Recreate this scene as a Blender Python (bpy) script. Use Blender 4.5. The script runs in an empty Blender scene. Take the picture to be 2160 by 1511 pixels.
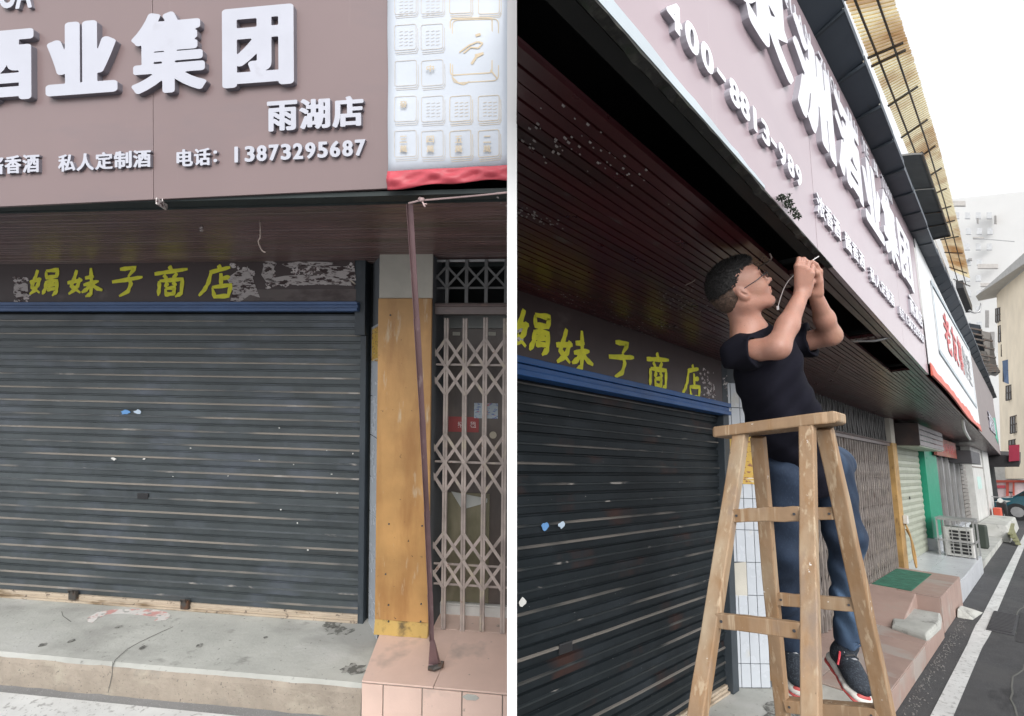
import bpy, bmesh, math, random
import numpy as np
from mathutils import Matrix, Vector
random.seed(7)
S=bpy.context.scene; COL=S.collection
# ------------------------------------------------------------------ camera, world, sun
F=1050.; PX,PY=1080.,755.5
def nrm(v): v=np.array(v,float); return v/np.linalg.norm(v)
_x=nrm([1135,-250,-F]); _z=nrm([(250*5500-F*F)/1135,5500,-F]); BR=np.stack([_x,np.cross(_z,_x),_z])   # street axes (along, inward, up) in camera axes
_x=nrm([9380,-105,1050]); _z=np.array([.0112,1,0]); _z=nrm(_z-_x*(_z@_x)); BL=np.stack([_x,np.cross(_z,_x),_z])  # axes of the frontal shopfront
EYER=np.array([0,0,1.78]); EYEL=np.array([0,0,1.95])
cam=bpy.data.cameras.new('camera'); cam.sensor_width=36; cam.lens=F*36/2160; cam.clip_end=600; cam.clip_start=.05
co=bpy.data.objects.new('camera',cam); COL.objects.link(co); S.camera=co
co.matrix_world=Matrix.Translation(Vector(EYER)) @ Matrix(BR.tolist()).to_4x4()
w=bpy.data.worlds.new('World'); S.world=w; w.use_nodes=True; nt=w.node_tree
bg=nt.nodes['Background']; sky=nt.nodes.new('ShaderNodeTexSky'); sky.sky_type='NISHITA'; sky.sun_disc=False
SUN_DIR=nrm(BR@np.array([.16,.64,.78]))          # direction towards the sun
elev=math.asin(SUN_DIR[2]); sky.sun_elevation=elev; sky.sun_rotation=math.atan2(SUN_DIR[0],SUN_DIR[1])
sky.air_density=1; sky.dust_density=4; sky.ozone_density=1
hs=nt.nodes.new('ShaderNodeHueSaturation'); hs.inputs['Saturation'].default_value=.12
nt.links.new(sky.outputs[0],hs.inputs['Color']); ov=nt.nodes.new('ShaderNodeMix'); ov.data_type='RGBA'; ov.inputs[0].default_value=.6; ov.inputs[7].default_value=(5.0,5.1,5.3,1); nt.links.new(hs.outputs[0],ov.inputs[6]); nt.links.new(ov.outputs[2],bg.inputs[0]); bg.inputs[1].default_value=.15
sl=bpy.data.lights.new('sun','SUN'); sl.energy=0.8; sl.angle=math.radians(28); sl.color=(1,.97,.93)
so=bpy.data.objects.new('sun',sl); COL.objects.link(so); so.matrix_world=Matrix.Translation((0,0,20)) @ Vector(SUN_DIR).to_track_quat('Z','Y').to_matrix().to_4x4()
S.view_settings.view_transform='Standard'; S.view_settings.look='None'; S.view_settings.exposure=0.9; S.view_settings.gamma=1; S.view_settings.use_curve_mapping=False
try: S.cycles.max_bounces=6
except Exception: pass
# ------------------------------------------------------------------ frames of reference
ML=Matrix((BR@BL.T).tolist()).to_4x4(); ML.translation=Vector(EYER-(BR@BL.T)@EYEL)
class Place: pass
RS=Place(); RS.B=BR; RS.eye=EYER; RS.M=Matrix.Identity(4); RS.side=1
LS=Place(); LS.B=BL; LS.eye=EYEL; LS.M=ML; LS.side=-1
CUR=RS
def at(px,py,ax,val,pl=None):      # the point where the sight line of a pixel meets a plane of the place
    pl=pl or CUR; d=pl.B@np.array([px-PX,-(py-PY),-F]); t=(val-pl.eye[ax])/d[ax]; return pl.eye+d*t
def dep(px,py,z,pl=None):          # the point on a pixel's sight line z metres in front
    pl=pl or CUR; return pl.eye+pl.B@np.array([(px-PX)/F*z,-(py-PY)/F*z,-z])
def yf(X,y0=.464): return y0+.03*X   # the fascia line of the street canopy
def fas(px,py,y0=.464):
    NF=nrm([-.03,1,0]); d=RS.B@np.array([px-PX,-(py-PY),-F]); t=((np.array([0,y0,0])-RS.eye)@NF)/(d@NF); return RS.eye+d*t
# ------------------------------------------------------------------ materials
MATS={}
def mat(name,col,rough=.6,metal=0,var=.12,scale=4,layers=(),bump=0,bscale=80,coat=0,trans=0,bump2=None,spec=.5,alpha=1):
    if name in MATS: return MATS[name]
    m=bpy.data.materials.new(name); m.use_nodes=True; t=m.node_tree; N=t.nodes; L=t.links; b=N['Principled BSDF']
    tc=N.new('ShaderNodeTexCoord'); oi=N.new('ShaderNodeObjectInfo'); vm=N.new('ShaderNodeVectorMath'); vm.operation='MULTIPLY_ADD'
    cb=N.new('ShaderNodeCombineXYZ')
    mu=N.new('ShaderNodeMath'); mu.operation='MULTIPLY'; mu.inputs[1].default_value=37.
    L.new(oi.outputs['Random'],mu.inputs[0]); 
    for i in range(3): L.new(mu.outputs[0],cb.inputs[i])
    ad=N.new('ShaderNodeVectorMath'); ad.operation='ADD'; L.new(tc.outputs['Object'],ad.inputs[0]); L.new(cb.outputs[0],ad.inputs[1])
    P=ad.outputs[0]
    def noise(sc,stretch=(1,1,1),det=4,ro=.6):
        mp=N.new('ShaderNodeMapping'); mp.inputs['Scale'].default_value=[sc*s for s in stretch]; L.new(P,mp.inputs[0])
        n=N.new('ShaderNodeTexNoise'); n.inputs['Scale'].default_value=1; n.inputs['Detail'].default_value=det; n.inputs['Roughness'].default_value=ro
        L.new(mp.outputs[0],n.inputs['Vector']); return n.outputs['Fac']
    def ramp(f,lo,hi):
        r=N.new('ShaderNodeMapRange'); r.inputs[1].default_value=lo; r.inputs[2].default_value=hi; r.clamp=True; L.new(f,r.inputs[0]); return r.outputs[0]
    def mix(f,a,bc):
        x=N.new('ShaderNodeMix'); x.data_type='RGBA'; L.new(f,x.inputs[0])
        for s,v in ((6,a),(7,bc)):
            if isinstance(v,(tuple,list)): x.inputs[s].default_value=(*v,1)
            else: L.new(v,x.inputs[s])
        return x.outputs[2]
    c=mix(ramp(noise(scale),.3,.7),tuple(v*(1-var) for v in col),tuple(min(1,v*(1+var)) for v in col))
    for (sc,st,lo,hi,lc) in layers: c=mix(ramp(noise(sc,st),lo,hi),c,lc)
    L.new(c,b.inputs['Base Color']); b.inputs['Metallic'].default_value=metal
    rr=N.new('ShaderNodeMapRange'); rr.inputs[3].default_value=max(.02,rough-.1); rr.inputs[4].default_value=min(1,rough+.12); L.new(noise(scale*2.3),rr.inputs[0]); L.new(rr.outputs[0],b.inputs['Roughness'])
    b.inputs['Specular IOR Level'].default_value=spec
    if coat: b.inputs['Coat Weight'].default_value=coat; b.inputs['Coat Roughness'].default_value=.08
    if trans: b.inputs['Transmission Weight'].default_value=trans
    if alpha<1: b.inputs['Alpha'].default_value=alpha
    if bump:
        bp=N.new('ShaderNodeBump'); bp.inputs['Strength'].default_value=1; bp.inputs['Distance'].default_value=bump; L.new(noise(bscale,det=5),bp.inputs['Height']); last=bp
        if bump2:
            b2=N.new('ShaderNodeBump'); b2.inputs['Strength'].default_value=1; b2.inputs['Distance'].default_value=bump2[0]; L.new(noise(bump2[1],bump2[2]),b2.inputs['Height']); L.new(bp.outputs[0],b2.inputs['Normal']); last=b2
        L.new(last.outputs[0],b.inputs['Normal'])
    MATS[name]=m; return m
m_mauve=mat('mauve_panel',(.215,.158,.158),.32,var=.04,scale=1.2,layers=[(1.1,(1,1,3),.55,.8,(.185,.145,.152)),(3,(6,6,.5),.66,.8,(.24,.185,.18))],bump=.0006,bscale=2.5)
m_letter=mat('white_letter',(.47,.48,.54),.35,var=.04,layers=[(9,(1,1,1),.62,.8,(.41,.41,.46))])
m_letter_lit=mat('white_letter_lit',(.78,.78,.83),.3,var=.03)  # lit copy of the letter white, brighter light put into its colour
m_letter_edge=mat('letter_edge',(.20,.19,.22),.4); m_letter_edge2=mat('pale_letter_edge',(.36,.35,.39),.4)
m_soffit_lit=mat('maroon_strip_lit',(.165,.100,.095),.33,var=.25,scale=2,layers=[(70,(.6,1,1),.71,.74,(.36,.32,.30)),(1.5,(.5,3,1),.52,.75,(.12,.095,.065)),(22,(1,1,1),.69,.73,(.04,.025,.025))],bump=.0004,bscale=12)  # paler copy for the head-on ceiling, its stronger light put into the maroon
m_void=mat('dark_cavity',(.008,.010,.010),.9,var=.4)
m_steel=mat('rusty_steel',(.07,.065,.06),.6,metal=.3,layers=[(14,(1,1,1),.5,.65,(.11,.055,.03))],bump=.001)
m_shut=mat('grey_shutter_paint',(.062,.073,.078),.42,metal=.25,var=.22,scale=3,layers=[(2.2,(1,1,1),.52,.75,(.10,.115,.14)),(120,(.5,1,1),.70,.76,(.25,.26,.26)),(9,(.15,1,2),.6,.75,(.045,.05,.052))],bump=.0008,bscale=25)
m_ridge=mat('worn_shutter_ridge',(.075,.085,.092),.5,var=.2,layers=[(1.2,(.5,1,1),.44,.54,(.22,.20,.175)),(12,(.3,1,1),.62,.7,(.32,.30,.28))])
m_bottombar=mat('beige_rusty_bar',(.42,.35,.27),.6,layers=[(5,(.4,1,2),.5,.62,(.17,.12,.07)),(20,(1,1,1),.6,.7,(.08,.06,.05))],bump=.002)
m_blue=mat('blue_paint',(.06,.115,.25),.4,layers=[(6,(.3,1,1),.6,.8,(.05,.08,.16))],bump=.0006)
m_frame=mat('dark_frame_paint',(.035,.045,.055),.5,layers=[(8,(1,1,.4),.6,.75,(.07,.08,.09))],bump=.0008)
m_board=mat('dark_signboard_vinyl',(.055,.036,.036),.38,layers=[(2,(1,1,1.5),.60,.66,(.10,.075,.07))],bump=.0006,bscale=14)
m_residue=mat('torn_paper_residue',(.62,.57,.56),.8,layers=[(40,(1,1,1),.5,.6,(.10,.06,.06))],bump=.001)
m_yellow=mat('yellow_paint',(.82,.80,.05),.55,var=.12,scale=20)
m_ply=mat('ochre_board',(.42,.235,.085),.5,var=.25,scale=2.2,layers=[(2.2,(3,3,.7),.45,.75,(.27,.125,.04)),(5,(3,3,.6),.62,.74,(.47,.38,.26)),(30,(1,1,1),.70,.74,(.05,.03,.02)),(9,(1,1,1),.68,.76,(.12,.09,.04))],bump=.0008)
m_ochrepost=mat('ochre_post',(.36,.22,.08),.55,var=.3,layers=[(8,(2,2,.5),.6,.7,(.15,.08,.03))])
m_plaster=mat('grey_plaster',(.44,.42,.37),.85,layers=[(25,(1,1,1),.72,.75,(.10,.09,.08))],bump=.001)
m_tile=mat('white_wall_tile',(.46,.49,.53),.25,var=.06,layers=[(6,(1,1,1),.62,.8,(.48,.47,.42))],bump=.0003,bscale=9)
m_grout=mat('dark_grout',(.10,.11,.12),.9)
m_conc=mat('concrete',(.42,.425,.395),.85,var=.14,scale=2.5,layers=[(1.6,(1,1,1),.52,.66,(.47,.47,.45)),(1.1,(1,1.8,1),.54,.68,(.31,.31,.29)),(3.3,(1,1.6,1),.60,.72,(.17,.17,.155)),(30,(1,1,1),.64,.7,(.24,.24,.22)),(90,(1,1,1),.70,.74,(.12,.12,.11))],bump=.003,bscale=45,bump2=(.004,9,(1,1,1)))
m_riser=mat('rough_beige_concrete',(.29,.25,.205),.9,var=.2,scale=4,layers=[(4,(1,1,2),.52,.7,(.38,.34,.275)),(2.5,(1,1,1),.6,.7,(.20,.19,.17)),(70,(1,1,1),.62,.68,(.16,.14,.12))],bump=.007,bscale=38,bump2=(.006,8,(1,1,1)))
m_pink=mat('pink_tile',(.64,.47,.40),.45,var=.08,scale=3,layers=[(3,(1,1,1),.6,.75,(.42,.33,.29)),(14,(1,1,1),.68,.75,(.30,.24,.21))],bump=.0008)  # raised pink, the colour makes up for light blocked by the white slab
m_pink_dim=mat('pink_tile_dim',(.345,.245,.21),.5,var=.12,scale=3,layers=[(3,(1,1,1),.6,.75,(.33,.26,.225)),(14,(1,1,1),.66,.75,(.24,.19,.165)),(1.2,(1,1,1),.55,.62,(.36,.31,.28))],bump=.0012)  # same tile in a darker copy, dimmer light put into its pink
m_joint=mat('tile_joint',(.20,.18,.16),.9)
m_grey_tile=mat('pale_grey_tile',(.50,.52,.55),.3,var=.08,layers=[(3,(1,1,1),.6,.8,(.40,.41,.42))])
m_asph=mat('asphalt',(.050,.051,.055),.85,var=.25,scale=5,layers=[(150,(1,1,1),.57,.66,(.17,.17,.165)),(90,(1,1,1),.60,.68,(.018,.018,.02)),(.9,(1,1,1),.48,.7,(.075,.075,.076)),(2.6,(.3,1,1),.62,.68,(.032,.032,.034))],bump=.005,bscale=150)
m_kerbgrey=mat('grey_gutter',(.22,.22,.22),.85,layers=[(120,(1,1,1),.6,.66,(.36,.36,.36))],bump=.004,bscale=120)
m_line=mat('white_road_paint',(.58,.585,.575),.75,var=.12,layers=[(24,(1,1,1),.56,.66,(.36,.36,.35)),(60,(1,1,1),.66,.70,(.14,.14,.14))],bump=.001)
m_iron=mat('cast_iron',(.055,.055,.06),.7,bump=.001)
m_gatebrown=mat('folding_gate_paint',(.33,.28,.255),.5,var=.3,scale=7,layers=[(9,(1,1,.6),.56,.68,(.38,.33,.26)),(14,(1,1,1),.66,.74,(.20,.10,.07))],bump=.0006)
m_gatedark=mat('transom_grille_paint',(.14,.14,.14),.55,var=.3)
m_galv=mat('galvanised',(.40,.40,.40),.4,metal=.6)
m_wood=mat('old_pine',(.315,.205,.12),.65,var=.22,scale=5,layers=[(26,(1,1,.10),.46,.62,(.29,.175,.09)),(60,(1,1,.06),.56,.66,(.44,.33,.22)),(5,(1,1,.3),.52,.72,(.42,.34,.24)),(9,(1,1,.4),.60,.72,(.27,.20,.15)),(45,(1,1,1),.70,.73,(.72,.70,.66)),(26,(1,1,.5),.70,.74,(.10,.065,.04))],bump=.0015,bscale=30,bump2=(.002,30,(1,1,.1)))
m_wood_end=m_wood
m_cable=mat('white_cable',(.72,.70,.70),.4,var=.03)
m_cord=mat('pink_cord',(.58,.43,.42),.6)
m_pole=mat('maroon_trim_strip',(.20,.125,.13),.35,metal=.3,var=.2,layers=[(20,(1,1,.3),.6,.7,(.30,.22,.22))])
m_red=mat('red_hem',(.55,.075,.10),.45,var=.12,scale=8,bump=.003,bscale=12)
m_banner=mat('white_banner',(.52,.56,.62),.45,var=.03,scale=3,bump=.003,bscale=3)
m_gold=mat('gold_print',(.56,.46,.32),.5,var=.1)
m_goldpale=mat('pale_gold_print',(.52,.48,.43),.5,var=.1)
m_shade=mat('banner_pale_print',(.60,.66,.74),.5,var=.03)
m_glassdark=mat('dark_glass',(.02,.022,.022),.12,var=.3)
m_white=mat('white_paint',(.55,.55,.53),.5,layers=[(5,(1,1,1),.62,.75,(.5,.48,.44))])
m_black=mat('black_plastic',(.02,.02,.022),.4)
m_cream=mat('cream_shutter',(.34,.36,.29),.45,var=.1,layers=[(5,(1,1,3),.6,.75,(.38,.38,.30))])
m_green=mat('green_panel',(.01,.24,.14),.45,var=.1)
m_matgreen=mat('green_mat',(.03,.14,.09),.9,var=.3,scale=12,bump=.003,bscale=200)
m_sheet=mat('dark_blue_grey_sheet',(.050,.064,.082),.55,var=.12,layers=[(3,(1,1,1),.6,.8,(.07,.078,.085))])
m_gap_slab=mat('white_gap_paint',(.8,.8,.8),.7,var=.01)
# ------------------------------------------------------------------ mesh builder
class MB:
    def __init__(s): s.v=[]; s.f=[]; s.m=[]
    def add(s,vs,fs,mi=0):
        o=len(s.v); s.v+= [tuple(float(c) for c in v) for v in vs]; s.f+=[tuple(o+i for i in f) for f in fs]; s.m+=[mi]*len(fs); return s
    def box(s,x0,x1,y0,y1,z0,z1,mi=0):
        return s.add([(x0,y0,z0),(x1,y0,z0),(x1,y1,z0),(x0,y1,z0),(x0,y0,z1),(x1,y0,z1),(x1,y1,z1),(x0,y1,z1)],
          [(0,3,2,1),(4,5,6,7),(0,1,5,4),(1,2,6,5),(2,3,7,6),(3,0,4,7)],mi)
    def hexa(s,p,mi=0):   # 8 points: bottom ring then top ring
        return s.add(p,[(0,3,2,1),(4,5,6,7),(0,1,5,4),(1,2,6,5),(2,3,7,6),(3,0,4,7)],mi)
    def quad(s,a,b,c,d,mi=0): return s.add([a,b,c,d],[(0,1,2,3)],mi)
    def prism(s,ring,off,mi=0):   # ring of 3D points extruded by off
        n=len(ring); off=np.array(off,float); r=[np.array(p,float) for p in ring]
        vs=r+[p+off for p in r]; fs=[tuple(range(n))[::-1],tuple(range(n,2*n))]+[(i,(i+1)%n,n+(i+1)%n,n+i) for i in range(n)]
        return s.add(vs,fs,mi)
    def loft(s,rings,mi=0,cap=True):
        n=len(rings[0]); vs=[p for r in rings for p in r]; fs=[]
        for k in range(len(rings)-1):
            for i in range(n): fs.append((k*n+i,k*n+(i+1)%n,(k+1)*n+(i+1)%n,(k+1)*n+i))
        if cap: fs+= [tuple(range(n))[::-1],tuple(range((len(rings)-1)*n,len(rings)*n))]
        return s.add(vs,fs,mi)
    def tube(s,pts,r,n=8,mi=0):
        pts=[np.array(p,float) for p in pts]; rs=r if isinstance(r,(list,tuple)) else [r]*len(pts); rings=[]
        up=np.array([0,0,1.]) if abs(nrm(pts[-1]-pts[0])[2])<.9 else np.array([1.,0,0])
        for i,p in enumerate(pts):
            d=nrm(pts[min(i+1,len(pts)-1)]-pts[max(i-1,0)]); a=nrm(np.cross(d,up)); b=np.cross(d,a)
            rings.append([p+rs[i]*(a*math.cos(t)+b*math.sin(t)) for t in [2*math.pi*k/n for k in range(n)]])
        return s.loft(rings,mi)
    def beam(s,a,b,wx,wy,side,mi=0,taper=1.):  # a square bar from a to b; side = direction of its wx face
        a=np.array(a,float); b=np.array(b,float); d=nrm(b-a); u=nrm(np.array(side,float)-d*(np.array(side,float)@d)); v=np.cross(d,u); R=[]
        for p,k in ((a,1),(b,taper)):
            R.append([p+u*wx/2*k*i+v*wy/2*k*j for i,j in ((-1,-1),(1,-1),(1,1),(-1,1))])
        return s.loft(R,mi)
ORG={}
def mesh_of(mb,name,org,clip=False):
    me=bpy.data.meshes.new(name); o=np.array(org,float)
    me.from_pydata([tuple(np.array(v)-o) for v in mb.v],[],mb.f); me.validate()
    if len(me.polygons)==len(mb.m): me.polygons.foreach_set('material_index',mb.m)
    bm=bmesh.new(); bm.from_mesh(me)
    if clip:
        s=CUR.side; nx=CUR.B[:,0]*s; c=CUR.eye+nx*.0112-o
        g=list(bm.verts)+list(bm.edges)+list(bm.faces)
        r=bmesh.ops.bisect_plane(bm,geom=g,plane_co=Vector(c),plane_no=Vector(nx),clear_inner=True)
    bmesh.ops.recalc_face_normals(bm,faces=bm.faces); bm.to_mesh(me); bm.free()
    return me
def obj(name,mb,mats,parent=None,clip=False,org=None,bevel=0,smooth=False,label=None,kind=None):
    if org is None:
        if parent is not None: org=ORG[parent.name]
        else:
            a=np.array(mb.v); org=(float((a[:,0].min()+a[:,0].max())/2),float((a[:,1].min()+a[:,1].max())/2),float(a[:,2].min()))
    me=mesh_of(mb,name,org,clip)
    for m in (mats if isinstance(mats,(list,tuple)) else [mats]): me.materials.append(m)
    if smooth: me.polygons.foreach_set('use_smooth',[True]*len(me.polygons))
    o=bpy.data.objects.new(name,me); COL.objects.link(o); ORG[o.name]=org
    if parent is not None: o.parent=parent
    else: o.matrix_world=CUR.M @ Matrix.Translation(Vector(org))
    if bevel:
        md=o.modifiers.new('bevel','BEVEL'); md.width=bevel; md.segments=2; md.limit_method='ANGLE'
    if label: o['label']=label
    if kind: o['kind']=kind
    return o
def inst(name,src,parent,off):      # a further piece that shares src's mesh, moved by off
    o=bpy.data.objects.new(name,src.data); COL.objects.link(o); o.parent=parent; o.location=Vector(src.location)+Vector(off); ORG[o.name]=ORG[parent.name]
    for md in src.modifiers:
        n=o.modifiers.new(md.name,md.type); n.width=md.width; n.segments=md.segments; n.limit_method=md.limit_method
    return o
def thing(name,label,cat,loc,group=None):
    o=bpy.data.objects.new(name,None); o.empty_display_size=.1; COL.objects.link(o); o.matrix_world=CUR.M @ Matrix.Translation(Vector([float(c) for c in loc])); ORG[o.name]=tuple(loc)
    o['label']=label; o['category']=cat
    if group: o['group']=group
    return o
def tag(o,label,cat,group=None,kind=None):
    o['label']=label; o['category']=cat
    if group: o['group']=group
    if kind: o['kind']=kind
    return o
def struct(name,mb,m,clip=False,bevel=0,label=None):
    o=obj(name,mb,m,clip=clip,bevel=bevel); o['kind']='structure'
    if label: o['label']=label
    return o
_glyph={}
def glyph(ch,bold=.03):
    """outline of a character thickened (more across than down) on a fine grid; returns flat top, rim"""
    k=(ch,round(bold,3))
    if k in _glyph: return _glyph[k]
    c=bpy.data.curves.new('glyph','FONT'); c.body=ch; c.size=1; c.resolution_u=4
    o=bpy.data.objects.new('glyph',c); COL.objects.link(o); dg=bpy.context.evaluated_depsgraph_get(); ev=o.evaluated_get(dg); me=ev.to_mesh()
    v=np.array([tuple(x.co)[:2] for x in me.vertices]); me.calc_loop_triangles(); tr=np.array([tuple(t.vertices) for t in me.loop_triangles]); ec={}
    for p in me.polygons:
        for e in p.edge_keys: ec[e]=ec.get(e,0)+1
    E_=np.array([e for e,n in ec.items() if n==1]); ev.to_mesh_clear(); bpy.data.objects.remove(o); bpy.data.curves.remove(c)
    wx,wy=bold*1.35,bold*.75; mn=v.min(0)-.02-np.array([wx,wy]); mx=v.max(0)+.02+np.array([wx,wy]); N=84 if bold>.038 else (64 if ord(ch)>200 else 44)
    h=(mx-mn).max()/N; gx=np.arange(mn[0],mx[0]+h,h); gy=np.arange(mn[1],mx[1]+h,h); GX,GY=np.meshgrid(gx,gy,indexing='ij'); ins=np.zeros(GX.shape,bool)
    for t in tr:
        a,b,c_=v[t]; lo=np.minimum(np.minimum(a,b),c_); hi=np.maximum(np.maximum(a,b),c_); i0,i1=np.searchsorted(gx,lo[0]),np.searchsorted(gx,hi[0])+1; j0,j1=np.searchsorted(gy,lo[1]),np.searchsorted(gy,hi[1])+1
        X=GX[i0:i1,j0:j1]; Y=GY[i0:i1,j0:j1]; s=lambda p,q:(q[0]-p[0])*(Y-p[1])-(q[1]-p[1])*(X-p[0]); d1,d2,d3=s(a,b),s(b,c_),s(c_,a); ins[i0:i1,j0:j1]|=((d1>=0)&(d2>=0)&(d3>=0))|((d1<=0)&(d2<=0)&(d3<=0))
    sx=max(wy,1e-3)/max(wx,1e-3) if bold>0 else 1; P_=np.stack([GX*sx,GY],-1); D=np.full(GX.shape,9.)
    for a,b in v[E_]:
        a=a*(sx,1); b=b*(sx,1); ab=b-a; L2=ab@ab+1e-12; t=np.clip(((P_-a)@ab)/L2,0,1); d=P_-(a+t[...,None]*ab); D=np.minimum(D,(d**2).sum(-1))
    D=np.sqrt(D); D[ins]*=-1; D-=wy if bold>0 else 0
    D=D+1e-6; V=[]; key={}; Ft=[]; seg=[]
    def vid(kk,x,y):
        if kk not in key: key[kk]=len(V); V.append((x,y))
        return key[kk]
    nx_,ny=D.shape; act=np.argwhere(np.minimum(np.minimum(D[:-1,:-1],D[1:,:-1]),np.minimum(D[:-1,1:],D[1:,1:]))<0)
    for i,j in act:
        cs=[(i,j),(i+1,j),(i+1,j+1),(i,j+1)]; ring=[]; cr=[]
        for q in range(4):
            p,r=cs[q],cs[(q+1)%4]; dp,dr=D[p],D[r]
            if dp<0: ring.append(vid(('c',)+p,gx[p[0]],gy[p[1]]))
            if (dp<0)!=(dr<0): f=dp/(dp-dr); kk=('e',)+min(p,r)+max(p,r); vv=vid(kk,gx[p[0]]+(gx[r[0]]-gx[p[0]])*f,gy[p[1]]+(gy[r[1]]-gy[p[1]])*f); ring.append(vv); cr.append((vv,dp<0))
        if len(ring)>=3: Ft.append(ring)
        if len(cr)==2: seg.append((cr[0][0],cr[1][0]) if cr[0][1] else (cr[1][0],cr[0][0]))
        elif len(cr)==4: 
            seg.append((cr[0][0],cr[1][0])); seg.append((cr[2][0],cr[3][0]))
    n=len(V); a=np.array([(x,y,.5) for x,y in V]+[(x,y,-.5) for x,y in V]); f=[tuple(r) for r in Ft]+[(p,q,q+n,p+n) for p,q in seg]; z=[True]*len(Ft)+[False]*len(seg)
    _glyph[k]=(a,f,z); return _glyph[k]
def char(parent,ch,origin,u,up,out,u0,u1,z0,z1,depth,mats,bold=.03,name='character',skew=0.,fit=True,base=0,clip=False):
    """one raised character filling the box u0..u1, z0..z1 on the board through origin"""
    a,f,z=glyph(ch,bold); mn=a.min(0); mx=a.max(0); origin=np.array(origin,float); u=np.array(u,float); up=np.array(up,float); out=np.array(out,float)
    X=(a[:,0]-mn[0])/(mx[0]-mn[0])*(u1-u0)+u0; Y=(a[:,1]-mn[1])/(mx[1]-mn[1])*(z1-z0)+z0; Y=Y+skew*(X-u0)
    D=(a[:,2]+.5)*depth+base
    P=origin+X[:,None]*u+Y[:,None]*up+D[:,None]*out
    mb=MB(); mb.add(P.tolist(),f); mb.m=[0 if q else 1 for q in z]
    return obj(name,mb,mats,parent,clip=clip)
# ------------------------------------------------------------------ builders used on both shopfronts
def roller_shutter(label,x0,x1,y,z0,z1,pitch,mats,clip=False,ridge=True,lock=True):
    t=thing('roller_shutter',label,'shutter',((x0+x1)/2,y,z0)); n=int(round((z1-z0-.05)/pitch)); zz=z0+.05; first=None
    for k in range(n):
        mb=MB(); p=[(0,.014),(.006,.014),(.010,.001),(.044,0),(.047,-.007),(.056,-.008),(.060,0),(.097,.001),(.101,.014),(.106,.014)]
        p=[(a*pitch/.106,b) for a,b in p]; nx=12; rng=random.Random(k*7+int(abs(x0)*10))
        ph=rng.uniform(0,6); wob=[rng.uniform(-.0014,.0014)+.0022*math.sin(ph+i_*.9) for i_ in range(nx+1)]; zj=rng.uniform(-.0016,.0016)
        rings=[[(x0+(x1-x0)*i/nx,y+b+wob[i],zz+k*pitch+a+zj) for i in range(nx+1)] for a,b in p]
        vs=[q for r in rings for q in r]; fs=[];mi=[]
        for j in range(len(p)-1):
            for i in range(nx): fs.append((j*(nx+1)+i,j*(nx+1)+i+1,(j+1)*(nx+1)+i+1,(j+1)*(nx+1)+i)); mi.append(1 if (ridge and j in (4,5)) else 0)
        o0=len(mb.v); mb.v+=vs; mb.f+=fs; mb.m+=mi
        obj('slat',mb,mats,t,clip=clip)
    return t
def bottom_bar(t,x0,x1,y,z0,m,clip=False):
    mb=MB(); mb.box(x0,x1,y-.012,y+.016,z0+.012,z0+.052); mb.box(x0,x1,y-.03,y+.01,z0-.001,z0+.014); mb.box(x0,x1,y-.018,y-.0125,z0+.030,z0+.036); obj('bottom_rail',mb,m,t,clip=clip,bevel=.002)
STROKES={
'娟':[[(300,735),(282,790),(255,850),(250,868),(320,915)],[(322,795),(305,850),(275,895),(232,925)],[(232,832),(335,805)],[(375,745),(480,735),(470,785),(380,798),(375,745)],[(378,822),(372,880),(345,928)],[(380,828),(472,820),(470,905),(432,938)],[(385,858),(462,850)],[(385,890),(462,882)]],
'妹':[[(622,735),(600,800),(575,858),(655,912)],[(652,795),(630,860),(600,890),(552,922)],[(542,835),(672,812)],[(695,798),(772,785)],[(682,852),(815,822)],[(745,720),(752,830),(748,922),(700,942)],[(738,848),(712,885),(668,910)],[(758,850),(800,878),(848,893)]],
'子':[[(975,735),(1105,722),(1045,792)],[(1045,792),(1070,845),(1045,905),(970,942)],[(910,832),(1040,815),(1168,795)]],
'商':[[(1378,708),(1402,742)],[(1258,768),(1390,750),(1532,732)],[(1335,775),(1362,808)],[(1445,762),(1412,808)],[(1298,822),(1300,870),(1292,935)],[(1302,822),(1492,808),(1482,915),(1432,942)],[(1372,835),(1345,868)],[(1412,830),(1442,858)],[(1352,880),(1428,872),(1420,918),(1358,925),(1352,880)]],
'店':[[(1768,698),(1792,735)],[(1700,752),(1862,715)],[(1712,752),(1690,830),(1660,880),(1615,925)],[(1790,758),(1792,848)],[(1795,800),(1862,785)],[(1722,862),(1872,845),(1850,925),(1742,932),(1722,862)]]}
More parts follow.
